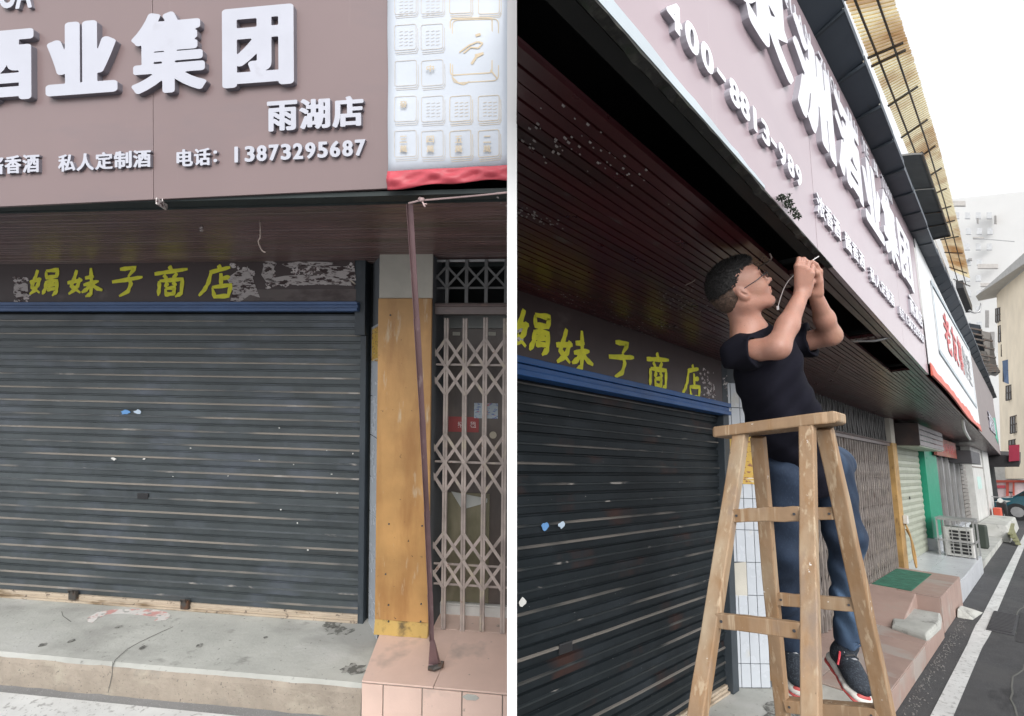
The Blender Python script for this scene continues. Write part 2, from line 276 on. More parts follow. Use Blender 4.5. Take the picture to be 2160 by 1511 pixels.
def hand_char(parent,ch,cx,cz,size,y,k=0,clip=False):
    """brush-painted character on a board that faces -Y"""
    st=STROKES[ch]; pts=[p for s in st for p in s]; x0=min(p[0] for p in pts); x1=max(p[0] for p in pts); y0=min(p[1] for p in pts); y1=max(p[1] for p in pts)
    sc=size/240.; mb=MB(); rng=random.Random(ord(ch))
    for si,s in enumerate(st):
        q=[]
        for a,b in zip(s[:-1],s[1:]):
            for i in range(6): q.append((a[0]+(b[0]-a[0])*i/6,a[1]+(b[1]-a[1])*i/6))
        q.append(s[-1]); q=[((a-(x0+x1)/2)*sc+cx,cz-(b-(y0+y1)/2)*sc) for a,b in q]; n=len(q)
        L=[];R=[]
        for i,(a,b) in enumerate(q):
            c0=q[max(i-1,0)]; c1=q[min(i+1,n-1)]; dx,dz=c1[0]-c0[0],c1[1]-c0[1]; l=math.hypot(dx,dz) or 1
            w=(31+4*math.sin(i*1.1+si)+rng.uniform(-1,1))*sc*.5; t=i/(n-1)
            w*=.72+.28*min(1,t*6); w*=.45+.55*min(1,(1-t)*5)
            L.append((a-dz/l*w,b+dx/l*w)); R.append((a+dz/l*w,b-dx/l*w))
        yy=y-.0015-.0004*si
        for i in range(n-1): 
            mb.quad((L[i][0],yy,L[i][1]),(L[i+1][0],yy,L[i+1][1]),(R[i+1][0],yy,R[i+1][1]),(R[i][0],yy,R[i][1]))
    return obj('character',mb,m_yellow,parent,clip=clip)
def blob(mb,cx,cz,w,h,y,rng,n=14,jag=.45,mi=0):
    ring=[]
    for i in range(n):
        a=2*math.pi*i/n; r=1-rng.random()*jag; ring.append((cx+w/2*r*math.cos(a),y,cz+h/2*r*math.sin(a)))
    mb.prism(ring,(0,.0008,0),mi)
def flakes(parent,name,rng,cx,cz,w,h,y,n,smin,smax,m,clip=False,fn=None):
    mb=MB()
    for i in range(n):
        a=rng.gauss(0,.33); b=rng.gauss(0,.33)
        if abs(a)>.5 or abs(b)>.5: continue
        s=rng.uniform(smin,smax); blob(mb,cx+a*w,cz+b*h,s*rng.uniform(.8,2),s,y-.0002*(i%7),rng,9,.6)
    o=obj(name,mb,m,parent,clip=clip); o['kind']='stuff'; return o
def strip_ceiling(label,edge,wall,zf,zw,x0,x1,n,skip=(),clip=False,seg=6,ms=None):
    """long strips side by side from the fascia edge(X)->Y to the wall Y; each strip is a part"""
    t=thing('strip_ceiling',label,'ceiling',((x0+x1)/2,wall,zw))
    for k in range(n):
        spans=[(x0,x1)]
        for (kk,a,b) in skip:
            if kk==k:
                ns=[]
                for (p,q) in spans:
                    if a>p: ns.append((p,min(a,q)))
                    if b<q: ns.append((max(b,p),q))
                spans=[s for s in ns if s[1]-s[0]>.01]
        for (p,q) in spans:
            mb=MB(); rings=[]
            pr=[(0,.012),(.03,0),(.44,0),(.47,.006),(.53,.006),(.56,0),(.955,0),(.985,.012),(.985,.02),(0,.02)]
            for i in range(seg+1):
                X=p+(q-p)*i/seg; e=edge(X); sag=.003*math.sin(X*2.3+k*1.7)
                r=[]
                for (f,h) in pr:
                    fr=(k+f)/n; r.append((X,e+(wall-e)*fr,zf+(zw-zf)*fr+h+sag))
                rings.append(r)
            mb.loft(rings); obj('ceiling_strip',mb,ms or m_soffit_lit,t,clip=clip)
    return t
def wire(name,pts,r,m,label,cat,n=6):
    mb=MB(); mb.tube(pts,r,n); return tag(obj(name,mb,m,smooth=True),label,cat)
def spl(pts,n=6):
    pts=[np.array(p,float) for p in pts]; out=[]
    for i in range(len(pts)-1):
        p0=pts[max(i-1,0)];p1=pts[i];p2=pts[i+1];p3=pts[min(i+2,len(pts)-1)]
        for j in range(n):
            t=j/n; out.append(.5*((2*p1)+(-p0+p2)*t+(2*p0-5*p1+4*p2-p3)*t*t+(-p0+3*p1-3*p2+p3)*t**3))
    out.append(pts[-1]); return out
# ================================================================== LEFT: the shopfront seen head-on
CUR=LS; W=3.45
# ground
mb=MB(); mb.quad((-7,-3,-.15),(1.6,-3,-.15),(1.6,2.55,-.15),(-7,2.55,-.15)); struct('road',mb,m_asph,clip=True,label='asphalt road in front of the shopfront seen head-on')
mb=MB(); mb.quad((-7,2.5,-.146),(1.2,2.5,-.146),(1.2,2.69,-.146),(-7,2.715,-.146)); struct('road_marking',mb,m_line,clip=True)
mb=MB(); mb.quad((-7,2.55,-.150),(1.2,2.55,-.150),(1.2,2.80,-.150),(-7,2.80,-.150)); struct('gutter',mb,m_kerbgrey,clip=True)
rng=random.Random(3)
# concrete step
mb=MB(); nx=60; xs=[-6.2+(5.03)*i/nx for i in range(nx+1)]
rings=[]
for i,x in enumerate(xs):
    j=rng.uniform(-.006,.006); zt=.03+.002*math.sin(x*3)
    rings.append([(x,2.765+j,-.16),(x,2.772+j*1.3,-.08),(x,2.778+j,-.015),(x,2.79+j*.6,.012+.3*j),(x,2.815,zt-.002),(x,3.1,zt),(x,3.6,.035),(x,3.6,-.16)])
mb.loft(rings); 
mb.m=[0]*len(mb.m)
for fi,f in enumerate(mb.f):
    if len(f)==4 and fi<nx*8 and fi%8 in (0,1,2): mb.m[fi]=1
st=struct('concrete_step',mb,[m_conc,m_riser],label='grey concrete step below the dark shutter')
mk=MB(); m_crack=mat('crack_dark',(.12,.12,.11),.95)
for pts in ([(365,1322),(330,1338),(300,1352),(270,1368),(243,1392),(236,1410)],[(238,1396),(236,1425),(231,1448),(228,1462)],[(130,1290),(133,1300),(150,1312)]):
    pp=[]
    for (a,b) in pts:
        p=at(a,b,2,.034) if b<1405 else at(a,b,1,2.768)
        pp.append(p)
    for a,b in zip(pp[:-1],pp[1:]): mk.beam(a,b,.0032,.0015,(1,0,0))
obj('crack',mk,m_crack,st)
mk=MB(); 
ring=[at(a,b,2,.0335) for a,b in [(184,1304),(205,1292),(240,1286),(290,1285),(330,1287),(352,1292),(362,1300),(350,1308),(325,1310),(335,1302),(300,1298),(260,1294),(225,1296),(205,1306),(195,1314),(185,1312)]]
mk.prism(ring,(0,0,.0012)); obj('paint_mark',mk,mat('spilt_white_paint',(.62,.60,.58),.7,layers=[(9,(1,1,1),.5,.56,(.55,.30,.28)),(20,(1,1,1),.56,.62,(.32,.33,.31))]),st)
mk=MB()
rr=random.Random(12)
for (a,b,sx,sy) in [(715,1330,46,8),(745,1412,34,7),(700,1318,30,6),(250,1322,9,3),(90,1360,8,3),(150,1352,7,3),(300,1366,6,3),(420,1362,8,3),(560,1345,7,2)]:
    c=at(a,b,2,.0345); ring=[]
    for i in range(22):
        an=2*math.pi*i/22; k=.55+.45*rr.random(); ring.append((c[0]+sx/330*k*math.cos(an),c[1]+sy/110*k*math.sin(an),.0345))
    mk.prism(ring,(0,0,.0006))
obj('grime_patch',mk,mat('grime',(.12,.12,.11),.95,layers=[(22,(1,1,1),.48,.55,(.29,.29,.27))]),st)
# pink tiled step (each tile a part)
mb=MB(); ring=[(-1.258,3.4,-.16),(-1.158,2.762,-.16),(1.2,2.762,-.16),(1.2,3.7,-.16),(-1.258,3.7,-.16)]; mb.prism(ring,(0,0,.232)); ps=struct('tiled_step',mb,m_joint,clip=True,label='step faced with pink tiles in front of the folding gate')
def tile_quad(p,th,bev=.002,m=m_pink,clip=True,par=None,mi=0):
    q=MB(); q.prism(p,th); return obj('tile',q,m,par,clip=clip,bevel=bev)
xt=[-1.16,-.735,-.30,.13,.56]
for i in range(len(xt)-1):
    a,b=xt[i]+.002,xt[i+1]-.002; la=-.06 if i==0 else .0; 
    back=3.35
    x_a_back=(-1.258 if i==0 else a-.012*i+.0); 
    tile_quad([(a,2.755,.072),(b,2.755,.072),(b+.01,back,.072),(x_a_back+(0 if i==0 else .012),back,.072)],(0,0,.010),par=ps)
    tile_quad([(x_a_back+.02,back+.004,.072),(b+.01,back+.004,.072),(b+.012,3.56,.072),(x_a_back+.02,3.56,.072)],(0,0,.009),par=ps)
xt=[-1.16,-1.03,-.80,-.57,-.34,-.11,.12,.35]
for i in range(len(xt)-1):
    tile_quad([(xt[i]+.003,2.762,-.15),(xt[i+1]-.003,2.762,-.15),(xt[i+1]-.003,2.762,.066),(xt[i]+.003,2.762,.066)],(0,-.009,0),par=ps)
mk=MB(); ring=[(-.57,2.752,.045),(-.54,2.752,.062),(-.49,2.752,.060),(-.47,2.752,.045),(-.49,2.752,.03),(-.54,2.752,.028)]; mk.prism(ring,(0,-.004,0)); obj('mortar_patch',mk,m_conc,ps,bevel=.002)
# wall behind, shutter, blue band, signboard
mb=MB(); mb.box(-7,-1.30,3.50,3.6,.0,3.0); mb.box(-1.30,1.2,3.72,3.85,-.1,3.0); tag(obj('shop_wall',mb,m_void,clip=True),'dark wall behind the shutter and gate of the head-on shopfront','wall')
t=SHL=roller_shutter('wide dark grey roller shutter pulled down, seen head-on, with beige worn ridges',-6.0,-1.478,W,.03,2.262,.1035,[m_shut,m_ridge],ridge=True)
bottom_bar(t,-6.0,-1.478,W,.035,m_bottombar)
for (px,py) in [(150,1257),(387,1277)]:
    c=at(px,py,1,3.40); mk=MB(); mk.box(c[0]-.03,c[0]+.03,3.405,3.43,c[2]-.035,c[2]+.03); mk.tube([(c[0]-.018,3.40,c[2]+.02),(c[0]-.018,3.39,c[2]+.045),(c[0]+.018,3.39,c[2]+.045),(c[0]+.018,3.40,c[2]+.02)],.005,6); obj('hasp',mk,m_steel,t,bevel=.004)
mk=MB(); 
for (px,py,ww,hh) in [(241,968,.055,.030),(305,968,.03,.015),(403,945,.018,.012),(590,903,.014,.012),(620,980,.012,.012),(628,1103,.014,.014),(593,1075,.016,.014),(690,950,.012,.010),(650,1160,.016,.014),(745,957,.012,.014),(700,1000,.02,.008),(548,970,.014,.01),(712,1040,.018,.01),(482,1004,.014,.008),(366,1005,.016,.008)]:
    c=at(px,py,1,W-.004); blob(mk,c[0],c[2],ww,hh,W-.0095,rng,9,.5)
obj('paper_scrap',mk,mat('paper_scrap_white',(.62,.62,.60),.8),t,label='small white scraps of paper stuck on the slats')
mk=MB(); c=at(267,870,1,W); blob(mk,c[0],c[2],.10,.045,W-.0095,rng,11,.5); obj('paper_scrap',mk,mat('paper_scrap_blue',(.12,.28,.55),.8),t,label='blue scrap of a torn sticker')
mk=MB(); c=at(294,869,1,W); blob(mk,c[0],c[2],.09,.042,W-.0095,rng,11,.5); obj('paper_scrap',mk,mat('paper_scrap_pale',(.45,.55,.66),.8),t,label='pale blue scrap of a torn sticker')
mk=MB(); c=at(303,1046,1,W); mk.box(c[0]-.045,c[0]+.045,W-.012,W-.004,c[2]-.022,c[2]+.022); obj('lock_plate',mk,m_black,t,bevel=.006)
mb=MB(); mb.box(-6.0,-1.475,3.35,3.455,2.268,2.290); mb.box(-6.0,-1.475,3.365,3.455,2.2905,2.312); mb.box(-6.0,-1.475,3.352,3.455,2.3125,2.335)
tag(obj('shutter_housing_band',mb,m_blue,bevel=.003),'blue painted metal band above the shutter seen head-on','metal band')
t=thing('shop_signboard','dark signboard with yellow brush characters and torn white paper, seen head-on','signboard',(-3,W,2.34))
mb=MB(); mb.box(-6.0,-1.515,3.40,3.49,2.338,2.70); obj('board',mb,m_board,t)
for ch,(px,py,s) in {'娟':(93,597,1),'妹':(180,596,1),'子':(269,595,1),'商':(361,594,1),'店':(454,593,1.02)}.items():
    c=at(px,py,1,3.40); hand_char(t,ch,c[0],c[2],.235*s,3.40)
c=at(513,610,1,3.40); 
for (px,py,w_,h_,n_) in [(510,605,.20,.32,60),(45,610,.13,.24,40),(570,575,.08,.25,26),(520,598,.15,.2,40),(660,575,.34,.07,34),(650,592,.40,.06,40),(735,580,.06,.16,30),(610,597,.3,.035,22)]:
    c=at(px,py,1,3.40); flakes(t,'paper_residue',rng,c[0],c[2],w_,h_,3.399,int(n_*1.6),.010,.040,m_residue)
c=at(640,596,1,3.40); mk=MB(); ring=[]
for i,(px,py) in enumerate([(560,592),(600,584),(645,583),(690,585),(740,590),(752,600),(700,599),(640,601),(590,600)]):
    q=at(px,py,1,3.3985); ring.append(tuple(q))
mk.prism(ring,(0,.001,0)); obj('paper_residue',mk,mat('cream_residue',(.55,.50,.42),.8,layers=[(18,(1,1,1),.55,.62,(.12,.08,.08))]),t)
mres=mat('peeling_patch',(.50,.46,.45),.85,var=.1,layers=[(14,(1,1,2.5),.53,.58,(.06,.04,.04)),(40,(.5,1,2),.56,.62,(.10,.07,.07))])
for pts in ([(552,547),(585,546),(578,566),(574,590),(588,597),(562,596),(551,580),(556,562)],[(592,557),(630,552),(690,553),(712,556),(690,561),(640,562),(612,566)],[(668,562),(712,562),(748,566),(751,592),(720,590),(690,582),(676,572)],[(560,590),(600,582),(640,580),(690,583),(735,590),(752,604),(690,600),(640,602),(590,600)],[(478,588),(500,572),(520,566),(534,590),(548,628),(528,622),(508,636),(485,640),(492,612)],[(30,600),(45,592),(58,600),(60,622),(40,636),(28,618)]):
    mk=MB(); mk.prism([tuple(at(a_,b_,1,3.3975)) for a_,b_ in pts],(0,.001,0)); obj('peeling_patch',mk,mres,t)
c0=at(500,627,1,3.3990); c1=at(751,610,1,3.3990); mk=MB(); mk.box(c0[0],c1[0],3.3982,3.3994,2.345,c1[2]); obj('faded_strip',mk,mat('faded_strip_vinyl',(.13,.105,.10),.5,layers=[(5,(1,1,2),.5,.7,(.06,.04,.04))]),t)
# frame post between shutter and tiled pillar
mb=MB(); mb.box(-1.513,-1.436,3.40,3.50,2.10,2.66); mb.box(-1.478,-1.436,3.425,3.50,.03,2.0995)
obj('guide_rail',mb,m_frame,SHL,bevel=.004)
# pillar
t=thing('shop_pillar','square pillar with ochre board front, grey plaster top and white tiled side, behind the leaning strip','pillar',(-1.1,3.4,.05))
mb=MB(); mb.prism([(-1.405,3.47,-.05),(-1.262,3.262,-.05),(-.905,3.262,-.05),(-.905,3.7,-.05),(-1.405,3.7,-.05)],(0,0,2.9)); obj('pillar_core',mb,m_grout,t)
mb=MB(); mb.box(-1.272,-.903,3.245,3.260,2.345,2.70); obj('plaster_face',mb,m_plaster,t,bevel=.002)
mb=MB(); mb.box(-1.274,-.905,3.236,3.260,.178,2.342); mb2=MB()
obj('ochre_board',mb,m_ply,t,bevel=.002)
mb=MB(); rings=[]
for i in range(13):
    x=-1.274+.369*i/12; d=.006*rng.random(); rings.append([(x,3.225-d,.083),(x,3.255,.083),(x,3.258,.174+.004*rng.random()),(x,3.240,.172+.006*rng.random())])
mb.loft(rings); obj('skirting_strip',mb,mat('ochre_skirting',(.45,.30,.09),.5,layers=[(8,(1,1,1),.5,.65,(.12,.08,.03))]),t)
mk=MB()
for (px,py) in [(820,1106),(890,1110),(813,1212),(888,1275),(819,1277),(887,1312),(819,1312),(823,665)]:
    c=at(px,py,1,3.23); mk.tube([(c[0],3.238,c[2]),(c[0],3.231,c[2])],.006,8)
obj('nail',mk,m_iron,t)
z=.03; k=0; hs_=[.22,.30,.29,.25,.30,.28,.26,.30]
d=np.array([-1.262+1.405,3.262-3.47]); d/=np.linalg.norm(d); nv=np.array([d[1],-d[0]])
for h in hs_:
    q=MB(); a=np.array([-1.407,3.47])+d*.004; b=np.array([-1.264,3.262])-d*.002
    off=(nv*.008) if nv[1]<0 else (-nv*.008)
    z1=min(z+h-.007,2.16)
    q.prism([(a[0],a[1],z),(b[0],b[1],z),(b[0],b[1],z1+.0+.02*(k%2)),(a[0],a[1],z1)],(off[0],off[1],0)); obj('tile',q,m_tile,t,bevel=.0015); z+=h; k+=1
    if z>2.1: break
q=MB(); a=np.array([-1.40,3.465])+d*.02; b=np.array([-1.264,3.262])-d*.01; zA=at(790,762,1,3.36)[2]; zB=at(790,692,1,3.36)[2]; off=off*1.2/.8*1.0
q.prism([(a[0]+off[0],a[1]+off[1],zA),(b[0]+off[0],b[1]+off[1],zA),(b[0]+off[0],b[1]+off[1],zB+.01),(a[0]+off[0],a[1]+off[1],zB-.01)],(off[0]*.1,off[1]*.1,0)); nt_=obj('notice',q,mat('yellow_notice',(.50,.32,.06),.6,layers=[(45,(.5,.5,1.6),.56,.6,(.22,.09,.05)),(18,(.3,.3,2),.60,.64,(.55,.50,.40))]),t,label='yellow paper notice stuck on the tiles')
# folding gate with transom grille, door behind
def folding_gate(label,x0,pitch,n,y,z0,z1,bands,rails,clip,stuff,group=None,mt=m_gatebrown,w=.031):
    t=thing('folding_gate',label,'gate',(x0+pitch*n/2,y,z0),group)
    b0=MB(); b0.box(x0-w/2,x0-w/2+w*.42,y-.012,y+.012,z0,z1); b0.box(x0+w/2-w*.42,x0+w/2,y-.012,y+.012,z0,z1); b0.box(x0-w/2+w*.42,x0+w/2-w*.42,y-.004,y+.010,z0,z1-.01)
    src=obj('upright_bar',b0,mt,t); rg_=random.Random(n)
    for i in range(1,n):
        o_=inst('upright_bar',src,t,(pitch*i+rg_.uniform(-.004,.004),rg_.uniform(-.003,.003),rg_.uniform(-.006,.006))); o_.rotation_euler.y=rg_.uniform(-.0025,.0025)
    lat=MB(); c0=None
    segs=[]
    for rows in bands:
        for a,b in zip(rows[:-1],rows[1:]): segs.append((a,b)); 
    if stuff:
        for i in range(n-1):
            for a,b in segs:
                lat.beam((x0+pitch*i,y-.006,a),(x0+pitch*(i+1),y-.006,b),.016,.004,(1,0,0)); lat.beam((x0+pitch*i,y+.002,b),(x0+pitch*(i+1),y+.002,a),.016,.004,(1,0,0))
        o=obj('lattice',lat,mt,t); o['kind']='stuff'
    else:
        for a,b in segs:
            for p,q,dy in ((a,b,-.014),(b,a,-.009)):
                m1=MB(); m1.beam((x0,y+dy,p),(x0+pitch,y+dy,q),.003,.021,(0,1,0)); s1=obj('lattice_bar',m1,mt,t)
                for i in range(-1,n-1):
                    if i!=0: inst('lattice_bar',s1,t,(pitch*i,0,0))
    for zr in rails:
        m1=MB(); m1.box(x0-pitch,x0+pitch*(n-.6),y+.013,y+.018,zr-.007,zr+.007); obj('cross_rail',m1,mt,t,clip=clip)
    return t
yg=3.35
ZG=lambda py:at(1000,py,1,yg)[2]
xb=at(940,900,1,yg)[0]; pit=at(981,900,1,yg)[0]-xb
bands=[[ZG(715),ZG(775),ZG(834)],[ZG(917),ZG(977),ZG(1040)],[ZG(1125),ZG(1183),ZG(1243)]]
tg=folding_gate('brown folding lattice gate drawn shut beside the ochre pillar, seen head-on',xb,pit,4,yg,.085,ZG(672),bands,[ZG(770),ZG(977),ZG(1195),ZG(1238)],True,False)
gz0=ZG(640);gz1=ZG(548)
t=thing('transom_grille','dark grille with crossed bars above the folding gate seen head-on','grille',(-.5,3.35,gz0))
for i in range(0,4):
    m1=MB(); m1.box(xb+pit*i-.011,xb+pit*i+.011,yg-.01,yg+.01,gz0,gz1); obj('upright_bar',m1,m_gatedark,t)
zc=ZG(607); zt=ZG(562)
for i in range(-1,3):
    for a,b,dy in ((zc,zt,-.016),(zt,zc,-.012)):
        if i%2: a,b=b,a
        m1=MB(); m1.beam((xb+pit*i,yg+dy,a),(xb+pit*(i+1),yg+dy,b),.003,.015,(0,1,0)); obj('lattice_bar',m1,m_gatedark,t)
m1=MB(); m1.box(-.93,1.0,yg+.011,yg+.016,zc-.007,zc+.007); obj('cross_rail',m1,m_gatedark,t,clip=True)
m1=MB(); m1.box(-.93,1.0,yg+.011,yg+.016,gz1-.012,gz1+.004); obj('cross_rail',m1,m_galv,t,clip=True)
m1=MB(); m1.box(-.903,1.0,yg-.04,yg+.05,ZG(664),ZG(641)); m1.tube([(-.90,yg-.045,ZG(645)),(1.0,yg-.045,ZG(645))],.012,8); obj('head_rail',m1,mat('brown_head_rail',(.13,.10,.095),.4,layers=[(6,(.4,1,1),.6,.7,(.22,.15,.12))]),t,clip=True)
yd=3.58; ZD=lambda py:at(1000,py,1,yd)[2]; XD=lambda px,py=900:at(px,py,1,yd)[0]
t=thing('shop_door','brown shop door with posters and glass behind the folding gate','door',(-.4,yd,.1))
m1=MB(); m1.box(-1.0,1.0,yd,yd+.04,.07,ZD(693)); obj('door_panel',m1,mat('brown_door_panel',(.115,.095,.085),.35,var=.2,layers=[(2,(3,1,1),.5,.8,(.07,.06,.055))]),t,clip=True)
m1=MB(); m1.box(-1.0,1.0,yd-.02,yd+.04,ZD(693)+.001,ZD(640)); obj('transom_panel',m1,mat('pale_transom',(.20,.21,.20),.4),t,clip=True)
m1=MB(); m1.box(XD(944),XD(1035),yd-.012,yd-.002,ZD(1270),ZD(1040)); obj('lower_glass',m1,mat('olive_glass',(.16,.15,.10),.2,layers=[(2,(3,1,1),.5,.7,(.22,.20,.14))]),t,clip=True)
m1=MB(); m1.box(-.95,1.0,yd-.03,yd-.003,ZD(1306),ZD(1276)); m1.box(-.95,1.0,yd-.034,yd-.003,ZD(1275),ZD(1271)); obj('bottom_rail',m1,m_white,t,clip=True,bevel=.003)
m1=MB(); m1.box(-.95,1.0,yd-.1,yd-.03,.08,ZD(1315)); obj('sill',m1,m_conc,t,clip=True)
m1=MB(); m1.prism([at(952,1037,1,yd-.014),at(1028,1052,1,yd-.014),at(1028,1060,1,yd-.014),at(975,1075,1,yd-.014)],(0,-.002,0)); obj('paper_sheet',m1,mat('slanting_sheet',(.42,.43,.41),.6),t)
m1=MB(); m1.box(XD(925),XD(1010),yd-.004,yd-.002,ZD(912),ZD(880)); pr=obj('poster',m1,mat('red_poster',(.26,.05,.05),.6),t,label='red poster with two pale characters')
for ch,x in (('招',972),('租',998)):
    c=at(x,896,1,yd); char(t,ch,(0,yd-.004,0),(1,0,0),(0,0,1),(0,-1,0),c[0]-.022,c[0]+.022,c[2]-.022,c[2]+.022,.001,[m_residue,m_residue],bold=0,name='poster_character')
m1=MB(); m1.box(XD(1000),XD(1050),yd-.006,yd-.002,ZD(882),ZD(850)); obj('poster',m1,mat('pale_blue_poster',(.36,.42,.46),.6,layers=[(30,(1,1,2),.55,.6,(.14,.18,.36)),(22,(1,1,2),.6,.66,(.45,.14,.16))]),t,label='pale blue printed sticker')
m1=MB(); c=at(1040,918,1,yd-.004); m1.tube([(c[0],yd-.001,c[2]),(c[0],yd-.006,c[2])],.026,20); obj('round_sticker',m1,mat('cream_sticker',(.42,.38,.30),.6),t)
for px in (963,1038):
    m1=MB(); c=at(px,704,1,yd); m1.box(c[0]-.028,c[0]+.028,yd-.004,yd-.001,c[2]-.014,c[2]+.012); obj('label_plate',m1,mat('cream_plate',(.45,.44,.38),.6),t)
# ceiling strips, dark channel
strip_ceiling('maroon strip ceiling under the canopy seen head-on',lambda X:2.27,3.52,2.672,2.628,-6.2,1.0,13,clip=True)
mb=MB(); mb.box(-6.2,1.0,2.165,2.262,2.675,2.695); mb.box(-6.2,1.0,2.165,3.5,2.85,2.87); mb.box(-6.2,1.0,3.5,3.6,2.6,4.4); mb.box(-6.2,1.0,2.258,2.27,2.668,2.70); tag(obj('canopy_frame',mb,mat('dark_green_steel',(.022,.032,.032),.6),clip=True),'dark steel channel between sign and strip ceiling, seen head-on','canopy frame')
# sign: panels and letters. the sign climbs a little to the right
sl_=.0185; X0=-2.73; UPV=nrm([-sl_,0,1]); UV=nrm([1,0,sl_]); O=np.array([X0,2.15,2.667])
def sg(x,z): p=(x-X0)/UV[0]; return p, z-2.667-sl_*(x-X0)
t=thing('shop_sign','mauve fascia sign with large white raised characters and a telephone number, seen head-on','sign',(-1.8,2.15,2.67))
def panel(u0,u1,h0,h1,par,mt=m_mauve,th=.02,name='sign_panel',y=2.15,clip=False):
    q=MB(); P=lambda u,h,yy:O+UV*u+UPV*h+np.array([0,yy-2.15,0]); q.prism([P(u0,h0,y),P(u1,h0,y),P(u1,h1,y),P(u0,h1,y)],(0,th,0)); return obj(name,q,mt,par,clip=clip,bevel=.0012)
us=sg(-1.955,3)[0]; ue=sg(-.802,3)[0]
panel(-3.4,us-2.3,0,1.35,t); panel(us-2.2965,us-.0015,0,1.35,t); panel(us+.0015,ue,0,1.35,t)
def word(chars,x0,x1,z0,z1,depth,par=t,bold=.035,gap=.06):
    n=len(chars); w_=(x1-x0)/n
    for i,ch in enumerate(chars):
        if ch==' ': continue
        a=x0+w_*i+w_*gap/2; b=x0+w_*(i+1)-w_*gap/2; zz0,zz1=z0,z1
        ua,h0=sg(a,z0+sl_*(a-x0)); ub,_=sg(b,z0); h1=h0+(z1-z0)
        if ch=='：': ua+=w_*.1; ub-=w_*.62; h0+=.012; h1-=.014
        if ch=='1': ua+=w_*.14; ub-=w_*.40
        char(par,ch,O,UV,UPV,(0,-1,0),ua,ub,h0,h1,depth,[m_letter,m_letter_edge],bold=bold)
word('酒',-2.935,-2.545,3.165,3.52,.028,bold=.045); word('业',-2.505,-2.10,3.178,3.525,.028,bold=.05); word('集',-2.052,-1.648,3.163,3.54,.028,bold=.035); word('团',-1.592,-1.222,3.172,3.535,.028,bold=.045)
word('雨湖店',-1.372,-.905,2.968,3.105,.022,bold=.035); word('酱香酒',-2.835,-2.54,2.817,2.905,.016,bold=.03); word('私人定制酒',-2.445,-1.95,2.820,2.902,.016,bold=.03)
word('电话：',-1.825,-1.56,2.825,2.905,.016,bold=.03); word('13873295687',-1.545,-.90,2.835,2.908,.016,bold=.035,gap=.16)
c=0
for px,ch in ((28,'U'),(62,'A')):
    p=at(px,20,1,2.15); u_,h_=sg(p[0],p[2]); char(t,ch,O,UV,UPV,(0,-1,0),u_-.04,u_+.05,h_-.005,h_+.14,.016,[m_letter,m_letter_edge])
# banner
t=thing('banner','white banner with pale gold tile print and crumpled red hem, seen head-on','banner',(-.4,2.13,2.70))
BY=2.135; NB=20
u0=ue+.002; u1=sg(.3,3)[0]
q=MB(); vs=[];fs=[]
h0,h1=.062,1.3; nu,nv_=24,20
def bw(u,h): return .004*math.sin(u*9+h*5)+.003*math.sin(h*17+u*3)
for j in range(nv_+1):
    for i in range(nu+1):
        u=u0+(u1-u0)*i/nu; h=h0+(h1-h0)*j/nv_; p=O+UV*u+UPV*h; vs.append((p[0],BY+bw(u,h),p[2]))
for j in range(nv_):
    for i in range(nu): fs.append((j*(nu+1)+i,j*(nu+1)+i+1,(j+1)*(nu+1)+i+1,(j+1)*(nu+1)+i))
q.add(vs,fs); o=obj('banner_sheet',q,m_banner,t,clip=True,smooth=True); md=o.modifiers.new('solid','SOLIDIFY'); md.thickness=.002; md.offset=1
q=MB(); vs=[];fs=[]; nu=60; nv_=10; rng=random.Random(5)
for j in range(nv_+1):
    for i in range(nu+1):
        u=u0-.002+(u1-u0)*i/nu; f=j/nv_; low=-.004+.010*math.sin(u*6)-.004*math.sin(u*23); h=low+(.068-low)*f; p=O+UV*u+UPV*h
        fold=.016*max(0,math.sin((u*1.3+f*.10)*22+2.2*f))*math.sin(math.pi*f)+.006*math.sin((u*.8-f*.12)*55)*math.sin(math.pi*f); vs.append((p[0],BY-.004-fold,p[2]))
for j in range(nv_):
    for i in range(nu): fs.append((j*(nu+1)+i,j*(nu+1)+i+1,(j+1)*(nu+1)+i+1,(j+1)*(nu+1)+i))
q.add(vs,fs); o=obj('red_hem',q,m_red,t,clip=True,smooth=True); md=o.modifiers.new('solid','SOLIDIFY'); md.thickness=.003; md.offset=1
def bp(zx,zy,l=0): p=at(800+zx*.2977,zy*.2977,1,BY); a,h=sg(p[0],p[2]); return (p[0],BY+bw(a,h)-.0018-l*.0003,p[2])
def line(q,pts,w_,l=0):
    P=[np.array(bp(*p,l)) for p in pts]; 
    for a,b in zip(P[:-1],P[1:]): 
        d=nrm(b-a); s=np.array([-d[2],0,d[0]])*w_/2; q.quad(a-s,b-s,b+s,a+s)
def rrect(x0,y0,x1,y1,r,tilt=-.06):
    pts=[]
    for cx,cy,a0 in ((x1-r,y0+r,-90),(x1-r,y1-r,0),(x0+r,y1-r,90),(x0+r,y0+r,180)):
        for k in range(4): a=math.radians(a0+30*k); X=cx+r*math.cos(a); Y=cy+r*math.sin(a); pts.append((X,Y+tilt*(X-x0)))
    return pts+[pts[0]]
cols=[(108,262),(298,452),(500,650),(702,850)]; rows=[(-40,122),(175,378),(425,628),(678,886),(925,1135)]
words={(3,0):'發',(4,0):'三萬',(4,1):'四萬',(4,2):'五萬',(4,3):'二萬',(2,1):'中'}
